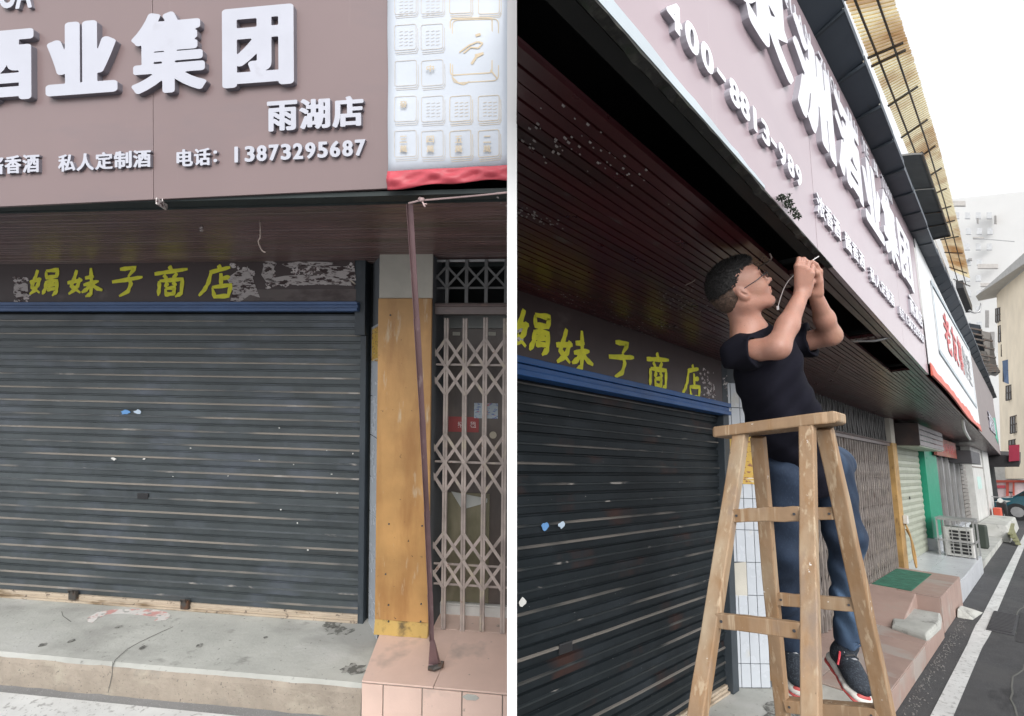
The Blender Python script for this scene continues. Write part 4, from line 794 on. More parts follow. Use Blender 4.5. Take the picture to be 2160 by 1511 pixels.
q.loft(rings); obj('pale_edge_strip',q,mat('pale_edge',(.50,.56,.60),.4),t,clip=True)
LS_=.0; 
def rword(chars,spans,depth=.03,bold=.04):
    for ch,(x0,x1,z0,z1,sk) in zip(chars,spans):
        if ch==' ': continue
        char(t,ch,(0,.464,0),np.array([1,.03,0]),ZV,OUT,x0,x1,z0,z1,depth*.55,[m_letter_lit,m_letter_edge2],bold=bold,skew=sk,clip=True)
def Z2(z): return 1.78+(z-1.78)*.773
# big characters
rword('泉洲酒业集团',[(1.20,1.83,3.11,3.55,.02),(1.86,2.45,3.09,3.55,.04),(2.50,3.06,3.13,3.59,.04),(3.08,3.64,3.11,3.56,.04),(3.66,4.25,3.12,3.60,.04),(4.30,4.94,3.15,3.60,.03)],.040,.045)
s0='400-8813-989'; xs_=[.865,.955,1.04,1.135,1.215,1.29,1.38,1.46,1.545,1.62,1.71,1.80]
rword(s0,[(x+(.0 if c!='1' else .012),x+(.075 if c not in '-' else .055)-(.034 if c=='1' else 0),2.735+.0022*i+(.034 if c=='-' else 0),2.815+.0022*i-(.03 if c=='-' else 0),.0) for i,(c,x) in enumerate(zip(s0,xs_))],.028,.035)
def group(chars,x0,x1,z0,z1,rise,gap=.06):
    n_=len(chars); w_=(x1-x0)/n_; sp=[]
    for i,c in enumerate(chars):
        a_=x0+w_*i+w_*gap/2; b_=x0+w_*(i+1)-w_*gap/2
        if c=='：': a_+=w_*.1; b_-=w_*.6
        if c=='1': a_+=w_*.14; b_-=w_*.40
        sp.append((a_,b_,z0+rise*i/n_,z1+rise*i/n_,rise/(x1-x0)))
    rword(chars,sp,.024,.03)
group('浓香酒',2.07,2.46,2.752,2.845,.01); group('酱香酒',2.53,2.97,2.762,2.85,.012); group('私人定制酒',3.09,3.86,2.765,2.85,.03); group('电话：13873295687',4.05,5.38,2.79,2.865,.05,.1); group('雨湖店',4.66,5.40,2.955,3.10,.02)
def Uword(word,x0,x1,za,zb,h):
    n_=len(word); w_=(x1-x0)/n_
    rword(word,[(x0+w_*i+.1*w_,x0+w_*(i+1)-.1*w_-(w_*.3 if c=='I' else 0),za+(zb-za)*i/n_,za+(zb-za)*i/n_+h,.03) for i,c in enumerate(word)],.022,.02)
Uword('QUAN ZHOU JIU YE JI TUAN',1.78,4.30,3.525,3.69,.09)
# banner beyond the sign
t=thing('banner','white banner with red and grey lettering and a red hem, beyond the mauve sign','banner',(9,.7,2.6))
fpanel(t,5.56,13.9,mat('bright_banner',(.72,.73,.74),.5,var=.03,bump=.004,bscale=1.2),zb=2.70,n=20,name='banner_sheet',th=.006,o=.012)
q=MB(); rings=[]
for i in range(80):
    x=5.56+8.34*i/79; s=.03*math.sin(x*1.7)*math.sin(x*.4)+.008*math.sin(x*9); rings.append([FP(x,2.60+.02*math.sin(x*1.1),.014),FP(x,2.715+s,.016),FP(x,2.715+s,.020),FP(x,2.60+.02*math.sin(x*1.1),.03)])
q.loft(rings); obj('red_hem',q,mat('salmon_red_hem',(.62,.13,.09),.5),t)
q=MB(); 
for (xa,za,xb2,zb2) in ((6.6,3.0,6.6,3.75),(6.6,3.0,13.3,3.05),(13.3,3.05,13.3,4.2),(6.6,3.75,13.3,4.2)):
    q.beam(FP(xa,za,.022),FP(xb2,zb2,.022),.05,.002,(0,0,1) if abs(xa-xb2)>1 else (1,0,0))
obj('printed_border',q,mat('blue_grey_print',(.40,.46,.50),.5),t)
for i,(ch,mt) in enumerate(zip('老友棋牌室',[m_red,m_red,m_red,m_shade,m_shade])):
    xa=7.6+i*1.08; char(t,ch,(0,.464,0),np.array([1,.03,0]),ZV,OUT,xa,xa+.85,3.22+.04*i,3.72+.05*i,.002,[mat('dull_crimson_print',(.55,.10,.10),.5) if i<3 else mat('grey_print',(.35,.36,.37),.5)]*2,bold=.02,base=.019)
# far sign
t=thing('far_shop_sign','taupe fascia sign with white characters and a green mark near the end of the row','sign',(22,1.1,2.6))
fpanel(t,13.95,31.,mat('taupe_panel',(.20,.165,.16),.5,var=.1),n=20)
for i,ch in enumerate('湘莲香酒'): char(t,ch,(0,.464,0),np.array([1,.03,0]),ZV,OUT,20.+i*1.5,21.2+i*1.5,3.05+.04*i,3.6+.04*i,.03,[m_letter,m_letter_edge],bold=.03)
q=MB(); q.prism([FP(25.6,3.1,.003),FP(29,3.0,.003),FP(29,4.1,.003),FP(25.6,3.8,.003)],OUT*.01); obj('green_mark',q,mat('green_print',(.03,.35,.22),.5),t)
# weed clump on the trim
mb=MB(); c0=FP(1.66,2.60,.01); rg=random.Random(2)
for i in range(260):
    s=rg.random(); p=FP(1.585+.20*s,2.600,.008)+np.array([0,0,.005+.035*rg.random()*(.4+math.sin(s*3.1))])+OUT*rg.uniform(0,.02)
    a_=nrm([rg.gauss(0,1) for _ in range(3)]); b_=nrm(np.cross(a_,[rg.gauss(0,1) for _ in range(3)])); s2=rg.uniform(.003,.008)
    mb.add([p-a_*s2,p+b_*s2*.5,p+a_*s2,p-b_*s2*.5],[(0,1,2,3)])
o=obj('weed_clump',mb,mat('dark_weed',(.018,.03,.016),.8)); tag(o,'small dark clump of weeds growing on the lower edge of the mauve sign','weeds')
# eave of overlapping dark sheets
t=thing('roof_eave','dark blue grey sheet metal eave above the mauve sign and the banner','eave',(10,.5,3.8))
LIP=[(.1,3.77),(2.35,3.805),(4.2,3.82),(5.75,3.87),(8.4,4.09),(11,4.24),(18.5,4.6),(31.5,5.25)]
def lipz(x): return float(np.interp(x,[a for a,b in LIP],[b for a,b in LIP]))
q=MB(); q.loft([[(x,yf(x)+.02,topz(x)+.022),(x,.352+.03*x,lipz(x)+.026),(x,.352+.03*x,lipz(x)+.032),(x,yf(x)+.02,topz(x)+.028)] for x in [.2+i*1.1 for i in range(29)]]); obj('backing_sheet',q,m_frame,t,clip=True)
x=.2; i=0
while x<31:
    st_=.43 if x<8 else (.9 if x<16 else 2.2); q=MB(); yo=.345+rng.uniform(-.004,.006); ov=.03
    A=[(x,yf(x)+.02,topz(x)+.004),(x,yo+.03*x,lipz(x)+.006),(0,0,0),(x+st_-.004,yf(x+st_)+.02,topz(x+st_)+.004)]; A[2]=tuple(A[1][k_]+A[3][k_]-A[0][k_] for k_ in range(3))
    q.prism(A,(0,0,.012)); q.prism([A[1],A[2],(A[2][0],A[2][1]-.004,A[2][2]+.0),(A[1][0],A[1][1]-.004,A[1][2])],(0,0,.05)); obj('roof_sheet',q,m_sheet,t,clip=True); q=MB(); q.beam((x,yf(x)+.02,topz(x)-.001),(x,yo+.03*x-.004,lipz(x)-.001),.014,.010,(1,0,0)); obj('seam_rib',q,m_frame,t,clip=True)
    x+=st_; i+=1
# upper storey wall behind the eave, very light
mb=MB(); mb.loft([[(x,yf(x,.74),3.6),(x,yf(x,.74),6.1+ (x-4)*.055),(x,yf(x,1.2),6.1+(x-4)*.055),(x,yf(x,1.2),3.6)] for x in (1.5,6,12,19.0)]); tag(obj('upper_storey_wall',mb,m_white,clip=True),'pale upper storey wall between the dark eave and the yellow awning','wall')
# yellow corrugated awning
m_yel=bpy.data.materials.new('yellowed_fibreglass'); m_yel.use_nodes=True; N=m_yel.node_tree.nodes; L=m_yel.node_tree.links; b=N['Principled BSDF']
tc=N.new('ShaderNodeTexCoord'); n1=N.new('ShaderNodeTexNoise'); n1.inputs['Scale'].default_value=1.3; n1.inputs['Detail'].default_value=6; L.new(tc.outputs['Object'],n1.inputs['Vector']); cr=N.new('ShaderNodeValToRGB')
cr.color_ramp.elements[0].position=.33; cr.color_ramp.elements[0].color=(.55,.32,.15,1); cr.color_ramp.elements[1].position=.52; cr.color_ramp.elements[1].color=(.95,.91,.74,1); L.new(n1.outputs['Fac'],cr.inputs[0]); L.new(cr.outputs[0],b.inputs['Base Color']); b.inputs['Roughness'].default_value=.6
tr=N.new('ShaderNodeBsdfTranslucent'); L.new(cr.outputs[0],tr.inputs['Color']); mx=N.new('ShaderNodeMixShader'); mx.inputs[0].default_value=.85; L.new(b.outputs[0],mx.inputs[1]); L.new(tr.outputs[0],mx.inputs[2]); L.new(mx.outputs[0],N['Material Output'].inputs['Surface'])
m_yel_shade=m_yel.copy(); m_yel_shade.name='yellowed_valley_shade'; [setattr(e,'color',c_) for e,c_ in zip([n_ for n_ in m_yel_shade.node_tree.nodes if n_.type=='VALTORGB'][0].color_ramp.elements,[(.26,.14,.05,1),(.58,.43,.18,1)])]  # darker copy for the valley faces, corrugation shade put into the colour
t=thing('corrugated_awning','yellowed corrugated plastic awning on a dark frame high above the eave','awning',(10,.8,6.4))
def az(x): return float(np.interp(x,[3,5,7.4,11.9,17.8],[5.8,6.1,6.4,6.9,6.9]))
def ao(x): return float(np.interp(x,[3,5.2,6.8,10,13.5,16.3],[5.65,6.0,6.4,6.85,6.9,6.6]))
X=3.2; rows=[]
while X<16.4:
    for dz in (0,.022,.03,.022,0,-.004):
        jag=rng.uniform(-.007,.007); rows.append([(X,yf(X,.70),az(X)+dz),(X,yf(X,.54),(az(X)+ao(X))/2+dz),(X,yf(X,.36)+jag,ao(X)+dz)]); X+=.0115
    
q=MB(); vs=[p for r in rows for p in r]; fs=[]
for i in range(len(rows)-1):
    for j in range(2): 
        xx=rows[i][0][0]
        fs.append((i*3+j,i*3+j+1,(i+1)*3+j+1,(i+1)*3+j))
q.add(vs,fs); q.m=[1 if (k_//2)%6 in (4,5) else 0 for k_ in range(len(fs))]; o=obj('corrugated_sheet',q,[m_yel,m_yel_shade],t); 
for y0_,nm in ((.62,'frame_rail'),(.47,'frame_rail')):
    q=MB(); f=(.70-y0_)/.315; q.loft([[(x,yf(x,y0_)-.008,az(x)*(1-f)+ao(x)*f-.05),(x,yf(x,y0_)+.008,az(x)*(1-f)+ao(x)*f-.05),(x,yf(x,y0_)+.008,az(x)*(1-f)+ao(x)*f-.02),(x,yf(x,y0_)-.008,az(x)*(1-f)+ao(x)*f-.02)] for x in (3.2,6,9,12,15,17.2)]); obj(nm,q,m_steel,t)
for x in (3.4,4.6,4.75,5.9,6.1,7.2,8.3,9.4,10.4,11.3,12.2,13.0,13.9,14.8,16.0,17.1):
    q=MB(); q.beam((x,yf(x,.70),az(x)-.06),(x,yf(x,.39),ao(x)-.03),.022,.022,(1,0,0)); obj('frame_bracket',q,m_steel,t)
mb=MB(); 
t=thing('window_awning','curved dark grey plastic window awning over the eave','awning',(9,.7,5))
def FA(px,py,y0): return fas(px,py,y0)
Aq=[FA(1895,327,.52),FA(1944,322,.335),None,FA(2004,497,.335),FA(1966,505,.52)]
pl=[];NN=12
def crv(s,f): # s along, f across with an arch
    a0=Aq[0]*(1-s)+Aq[4]*s; b0=Aq[1]*(1-s)+Aq[3]*s; p=a0*(1-f)+b0*f; return p+np.array([0,0,.005*math.sin(math.pi*f)*(1 if s<.5 else .7)])
q=MB(); vs=[tuple(crv(i/12,j/6)) for i in range(13) for j in range(7)]; fs=[(i*7+j,i*7+j+1,(i+1)*7+j+1,(i+1)*7+j) for i in range(12) for j in range(6)]; q.add(vs,fs); o=obj('plastic_sheet',q,mat('smoky_plastic',(.035,.042,.052),.7,var=.2),t,smooth=True); md=o.modifiers.new('solid','SOLIDIFY'); md.thickness=.004
for s in (0,.33,.62,.8,1.0): q=MB(); q.tube([crv(s,j/6)-np.array([0,0,.012]) for j in range(7)],.008,5); obj('rib',q,m_galv if s<.5 else m_steel,t)
q=MB(); q.tube([crv(0,1),crv(1,1)],.011,5); q.tube([crv(0,0),crv(1,0)],.010,5); obj('edge_rail',q,m_steel,t)
# dark awning at the far end
mb=MB(); p=[at(2066,958,0,31.),at(2150,962,0,31.),at(2150,985,0,31.),at(2076,986,0,31.)]; mb.prism(p,(2.5,0,.25)); tag(obj('dark_awning',mb,mat('black_awning',(.02,.018,.02),.7)),'black awning box closing the far end of the canopy','awning')
mb=MB(); p=[at(2128,940,0,30.9),at(2150,938,0,30.9),at(2150,972,0,30.9),at(2128,974,0,30.9)]; mb.prism(p,(.3,0,0)); tag(obj('crimson_cloth',mb,mat('crimson_cloth',(.30,.02,.05),.7)),'crimson cloth hanging at the outer end of the black awning','cloth')
# ------------------------------------------------------------------ far end of the street
def wallq(name,label,cat,pts,m,depth=(.5,0,0),**k):
    q=MB(); q.prism(pts,depth); return tag(obj(name,q,m,**k),label,cat)
DX=60.
wallq('far_white_wall','white wall crossing the far end of the street under the awning','wall',[at(2060,985,0,DX),at(2200,985,0,DX),at(2200,1035,0,DX),at(2060,1035,0,DX)],m_white)
t=thing('hoarding','red and white hoarding with red characters behind the dark car','hoarding',at(2120,1060,0,55.))
q=MB(); q.prism([at(2078,1018,0,55.),at(2190,1018,0,55.),at(2190,1085,0,55.),at(2078,1085,0,55.)],(.4,0,0)); obj('board',q,mat('pale_pink_board',(.60,.50,.50),.6),t)
for a_,b_ in ((2080,2088),(2122,2128),(2136,2140),(2165,2172)): q=MB(); q.prism([at(a_,1014,0,54.9),at(b_,1014,0,54.9),at(b_,1085,0,54.9),at(a_,1085,0,54.9)],(.09,0,0)); obj('red_post',q,mat('red_post_paint',(.50,.09,.06),.6),t)
q=MB(); q.prism([at(2076,1013,0,54.8),at(2190,1013,0,54.8),at(2190,1018,0,54.8),at(2076,1018,0,54.8)],(.09,0,0)); obj('top_rail',q,MATS['red_post_paint'],t)
q=MB(); q.prism([at(2098,1024,0,54.9),at(2120,1024,0,54.9),at(2120,1030,0,54.9),at(2098,1030,0,54.9)],(.09,0,0)); obj('red_lettering',q,m_red,t)
# cream apartment block on the right
def bld(name,label,base,pts_top,pts_bot,m,th=6): 
    t=thing(name,label,'building',base); q=MB(); q.prism([pts_bot[0],pts_bot[1],pts_top[1],pts_top[0]],(th,0,0)); obj('wall',q,m,t); return t
P=dep
m_cream2=mat('cream_render',(.72,.62,.47),.85,var=.12,scale=.4)
m_over=mat('white_facade',(.70,.695,.68),.8,var=.03,scale=.3)
tA=bld('apartment_block','cream apartment block with window grilles at the right end of the street',P(2120,1000,40),[P(2102,612,44),P(2200,515,30)],[P(2112,1010,44),P(2200,1010,30)],m_cream2,8)
q=MB(); a0,a1=P(2058,625,43),P(2200,498,29); q.prism([a0,a1,P(2200,530,29.2),P(2104,616,43.2)],(3,0,.3)); obj('eave',q,mat('grey_eave',(.38,.37,.35),.8),tA)
for (x0,y0,x1,y1,d) in ((2100,652,2113,680,43.3),(2106,688,2120,722,43),(2112,728,2124,752,42.6),(2116,762,2134,805,40.5),(2122,815,2138,845,39.5),(2131,880,2146,915,38),(2128,930,2146,950,38.5)):
    q=MB(); q.prism([P(x0,y1,d),P(x1,y1-4,d-.8),P(x1,y0-4,d-.8),P(x0,y0,d)],(.6,0,0)); w_=obj('window',q,mat('grey_window',(.17,.165,.16),.4,var=.4,scale=2),tA)
    q=MB(); 
    for k in range(4): f=k/3; q.beam(P(x0+(x1-x0)*f,y1-4*f,d-.3-.8*f),P(x0+(x1-x0)*f,y0-4*f,d-.3-.8*f),.06,.06,(1,0,0))
    for k in range(3): f=k/2; yy=y0+(y1-y0)*f; q.beam(P(x0,yy,d-.3),P(x1,yy-4,d-1.1),.06,.06,(0,0,1))
    obj('window_grille',q,m_steel,w_)
q=MB(); q.prism([P(2114,762,40),P(2136,756,39.4),P(2132,812,39.4),P(2118,806,40)],(.2,0,0)); obj('blue_cloth',q,mat('blue_cloth',(.12,.18,.30),.8),tA)
tB=bld('tall_building','overexposed white building rising behind the end of the street',P(2050,1000,75),[P(1960,425,80),P(2200,400,70)],[P(1960,1010,80),P(2200,1010,70)],m_over,8)
for (x0,y0,x1,y1) in ((2003,424,2036,434),(2052,500,2075,503),(2062,557,2105,566),(2068,597,2100,604),(2080,610,2092,618),(2060,460,2064,470),(2043,545,2050,549),(2097,455,2102,471),(2078,655,2086,690),(2088,700,2098,740)):
    q=MB(); d=73.5; q.prism([P(x0,y1,d),P(x1,y1,d-.6),P(x1,y0,d-.6),P(x0,y0,d)],(.5,0,0)); obj('balcony_edge',q,mat('soft_grey_edge',(.42,.40,.38),.8),tB)
for r_ in range(9):
    for c_ in range(6):
        x0=2012+c_*23+(r_%2)*2; y0=448+r_*33
        if x0>2060 and y0>520: continue
        q=MB(); d=73.9; q.prism([P(x0,y0+13,d),P(x0+11,y0+13,d-.3),P(x0+11,y0,d-.3),P(x0,y0,d)],(.4,0,0)); obj('window',q,mat('pale_window',(.50,.51,.52),.4),tB)
q=MB(); q.tube([P(2055,503,72),P(2140,510,69)],.06,5); obj('pipe',q,m_galv,tB)
# stacked rusty awnings further along the shop side
t=thing('rusty_awnings','stack of grey corrugated awnings hanging off the shop row further along','awning',P(2070,780,30))
for (pts,mt) in (([(2044,682),(2068,686),(2080,742),(2052,735)],'smoky_plastic'),([(2054,738),(2082,742),(2092,790),(2066,782)],'taupe_slat'),([(2070,698),(2090,702),(2106,790),(2086,786)],'taupe_slat'),([(2060,765),(2100,770),(2110,786),(2068,790)],'smoky_plastic')):
    q=MB(); q.prism([P(a_,b_,30+.3*i) for i,(a_,b_) in enumerate(pts)],(1.5,.2,.1)); s_=obj('awning_sheet',q,MATS[mt],t)
    for k in range(1,5):
        f=k/5; a_=np.array(pts[0])*(1-f)+np.array(pts[3])*f; b_=np.array(pts[1])*(1-f)+np.array(pts[2])*f; q=MB(); q.beam(P(*a_,29.8),P(*b_,29.8),.10,.10,(0,0,1)); obj('batten',q,m_steel,s_)
q=MB(); q.beam(P(2024,600,27),P(2044,652,30),.42,.3,(1,0,0)); tag(obj('black_duct',q,m_black),'black duct slanting below the end of the yellow awning','duct')
q=MB(); q.tube(spl([P(2044,655,28),P(2056,660,28),P(2066,655,28),P(2070,640,28)],5),.05,6); tag(obj('bent_pipe',q,m_galv,smooth=True),'thin bent grey pipe below the black duct','pipe')
wire('hanging_wire',spl([at(2031,884,2,2.60)+np.array([0,0,0]),at(2033,902,2,2.50),at(2040,918,2,2.45),at(2046,927,2,2.42)],5),.02,m_cable,'white wire end dangling from the strip ceiling far beyond the man','wire')
c=at(1462,594,2,2.585); wire('hanging_wire',spl([at(1446,602,2,2.58),c,at(1466,590,2,2.575)],4),.003,MATS['dirty_wire'],'short pale wire stub on the strip ceiling behind the head of the man','wire')
wire('hanging_wire',spl([at(1602,563,2,2.58),at(1614,556,2,2.57),at(1622,551,2,2.565),at(1627,545,2,2.57),at(1625,538,2,2.58)],4)+[at(1624,536,2,2.58)],.0035,MATS['dirty_wire'],'curled dirty wire on the strip ceiling above the glasses of the man','wire')
wire('ceiling_scratch',spl([at(1757,793,2,2.58),at(1765,782,2,2.575),at(1775,765,2,2.575)],4),.003,MATS['dirty_wire'],'thin pale wire on the strip ceiling right of the shirt','wire')
wire('gap_cable',spl([FP(3.85,2.61,-.02),np.array([3.8,.68,2.585]),np.array([3.78,.80,2.60])],5),.008,m_galv,'grey cable crossing between the two black ceiling gaps','cable')
# car and scooter
t=thing('parked_car','dark teal car parked at the end of the street, cut by the picture edge','car',(30,.6,0))
def carsec(x,pts): return [(x,y,z) for (y,z) in pts]
cx=29.; cy0=1.75; cy1=-1.2
body=[]
q=MB(); prof=[(1.72,.35),(1.80,.62),(1.55,.85),(1.1,.95),(.55,1.38),(-.6,1.46),(-1.5,1.42),(-2.3,1.0),(-2.6,.9),(-2.7,.4)]
q.loft([[(29.2,y,z) for y,z in prof],[(29.05,y,z*.98) for y,z in prof],[(31.0,y,z*.98) for y,z in prof]][1:]); obj('body',q,mat('teal_car_paint',(.02,.09,.12),.2,coat=1,var=.05),t,bevel=.08)
q=MB(); q.prism([(29.03,.98,.97),(29.03,.52,1.33),(29.03,-.55,1.40),(29.03,-1.4,1.36),(29.03,-2.0,1.02)],(.03,0,0)); obj('side_window',q,m_glassdark,t)
for y in (1.05,-1.8):
    q=MB(); q.tube([(29.0,y,.33),(29.25,y,.33)],.33,20); o_=obj('wheel',q,m_black,t); q=MB(); q.tube([(28.98,y,.33),(28.999,y,.33)],.2,14); obj('rim',q,m_galv,o_)
q=MB(); q.prism([(29.02,1.70,.66),(29.02,1.45,.76),(29.02,1.2,.74),(29.02,1.4,.64)],(.03,0,0)); obj('headlight',q,m_white,t)
t=thing('parked_scooter','black scooter standing in front of the dark teal car','scooter',(26.5,1.35,0))
for x,r in ((26.0,.25),): pass
for xx in (26.1,27.3):
    q=MB(); q.tube([(xx,1.30,.25),(xx,1.42,.25)],.25,18); o_=obj('wheel',q,m_black,t); q=MB(); q.tube([(xx,1.29,.25),(xx,1.43,.25)],.12,12); obj('rim',q,m_galv,o_)
q=MB(); q.loft([[(26.15,1.2,.3),(26.15,1.5,.3),(26.05,1.48,.75),(26.05,1.22,.75)],[(26.3,1.22,.3),(26.3,1.48,.3),(26.2,1.45,.8),(26.2,1.25,.8)]]); obj('front_shield',q,m_black,t,bevel=.03)
q=MB(); q.loft([[(26.7,1.22,.35),(26.7,1.48,.35),(26.7,1.46,.72),(26.7,1.24,.72)],[(27.5,1.25,.5),(27.5,1.45,.5),(27.55,1.43,.78),(27.55,1.27,.78)]]); obj('seat',q,m_black,t,bevel=.04)
q=MB(); q.tube([(26.2,1.02,.98),(26.15,1.2,.95),(26.15,1.5,.95),(26.2,1.68,.98)],.02,6); q.tube([(26.15,1.35,.3),(26.12,1.35,.95)],.03,6); obj('handlebar',q,m_galv,t)
q=MB(); q.tube([(26.0,1.35,.84),(26.08,1.35,.84)],.08,12); obj('headlight',q,m_white,t)
for y in (1.05,1.65): q=MB(); q.tube([(26.15,y,.97),(26.17,y,1.12)],.01,5); q.prism([(26.16,y-.05,1.12),(26.16,y+.05,1.12),(26.16,y+.05,1.18),(26.16,y-.05,1.18)],(.02,0,0)); obj('mirror',q,m_black,t)
# ================================================================== ladder
CUR=RS
XT=1.74
t=thing('wooden_trestle_ladder','paint-spotted wooden trestle ladder in front of the standing man','ladder',(1.75,.65,0))
LAD=t
pl=[at(1516,914,0,XT),at(1640,902,0,XT),at(1775,881,0,XT)]
q=MB(); rings=[]
U=nrm(pl[2]-pl[0]); 
edge=[(0,.9),(.02,1),(.3,1.0),(.6,1.02),(.86,1.0),(.90,.93),(.93,.80),(.97,.78),(1.0,.7)]
Lp=np.linalg.norm(pl[2]-pl[0])
for f,wk in edge:
    c=pl[0]+U*Lp*f; dn=np.array([0,0,1]); fx=np.array([1.,0,0]); w2=.075*wk; hh=.018 if f not in (0,1.0) else .014
    rings.append([c-fx*.055*wk-dn*hh,c+fx*w2-dn*hh,c+fx*w2+dn*hh,c-fx*.055*wk+dn*(hh)])
q.loft(rings); obj('top_plank',q,m_wood,t,bevel=.005)
LEGS={}
def leg(topc,lowc,wx,wy,side):
    topc=np.array(topc,float); lowc=np.array(lowc,float); d=lowc-topc; f=(0.0-topc[2])/d[2]; b=topc+d*f
    q=MB(); dd=nrm(b-topc); u=nrm(np.array(side,float)-dd*(np.array(side,float)@dd)); v=np.cross(dd,u); rings=[]; rj=random.Random(int(abs(topc[1]+lowc[0])*1e4)); nn=16
    for i in range(nn+1):
        f=i/nn; c=topc+(b-topc)*f+u*rj.uniform(-.0012,.0012)+v*rj.uniform(-.0012,.0012)+u*.004*math.sin(f*3.1+topc[1]*9)
        rings.append([c+u*(wx/2+rj.uniform(-.0012,.0006))*i_+v*(wy/2+rj.uniform(-.0012,.0006))*j_ for i_,j_ in ((-1,-1),(1,-1),(1,1),(-1,1))])
    q.loft(rings); o_=obj('leg',q,m_wood,t,bevel=.0035); LEGS[id(topc)]=o_; return topc,b
A=leg(at(1564,912,0,XT-.02),at(1478,1491,0,1.40),.043,.036,(0,1,0)); C=leg(at(1700,897,0,XT-.03),at(1709,1491,0,1.40),.040,.036,(0,1,0))
B=leg(at(1598,922,0,XT+.05),at(1649,1460,0,2.02),.043,.036,(0,1,0)); D=leg(at(1736,905,0,XT+.05),at(1860,1480,0,2.02),.046,.040,(0,1,0))
def onleg(LG,py):   # the point of a leg at this image height
    best=None
    for i in range(400):
        f=i/399; p=LG[0]*(1-f)+LG[1]*f; c=BR.T@(p-EYER); y=PY-F*c[1]/-c[2]
        if best is None or abs(y-py)<best[0]: best=(abs(y-py),p)
    return best[1]
def rung(L1,y1,L2,y2,h=.040,w=.024,e=.0):
    a=onleg(L1,y1); b=onleg(L2,y2); d=nrm(b-a); q=MB(); rings=[]; u=nrm(np.array([1.,0,0])-d*d[0]); v=np.cross(d,u); rj=random.Random(int(y1*7+y2))
    for i in range(9):
        f=i/8; c=(a+d*.012)*(1-f)+(b-d*.012)*f+v*rj.uniform(-.001,.001); rings.append([c+u*(w/2)*i_+v*(h/2+rj.uniform(-.0015,.0008))*j_ for i_,j_ in ((-1,-1),(1,-1),(1,1),(-1,1))])
    q.loft(rings); ro=obj('rung',q,m_wood,t,bevel=.003)
    q=MB()
    for p_ in (a+d*.03,b-d*.03,): q.tube([p_-u*(w/2+.0),p_-u*(w/2+.0025)],.0038,8)
    obj('nail',q,m_iron,ro)
rung(A,1088,C,1082); rung(A,1308,C,1330); rung(B,1086,D,1082); rung(B,1262,D,1276); rung(B,1484,D,1506,w=.05)
rung(A,1560,C,1600); 
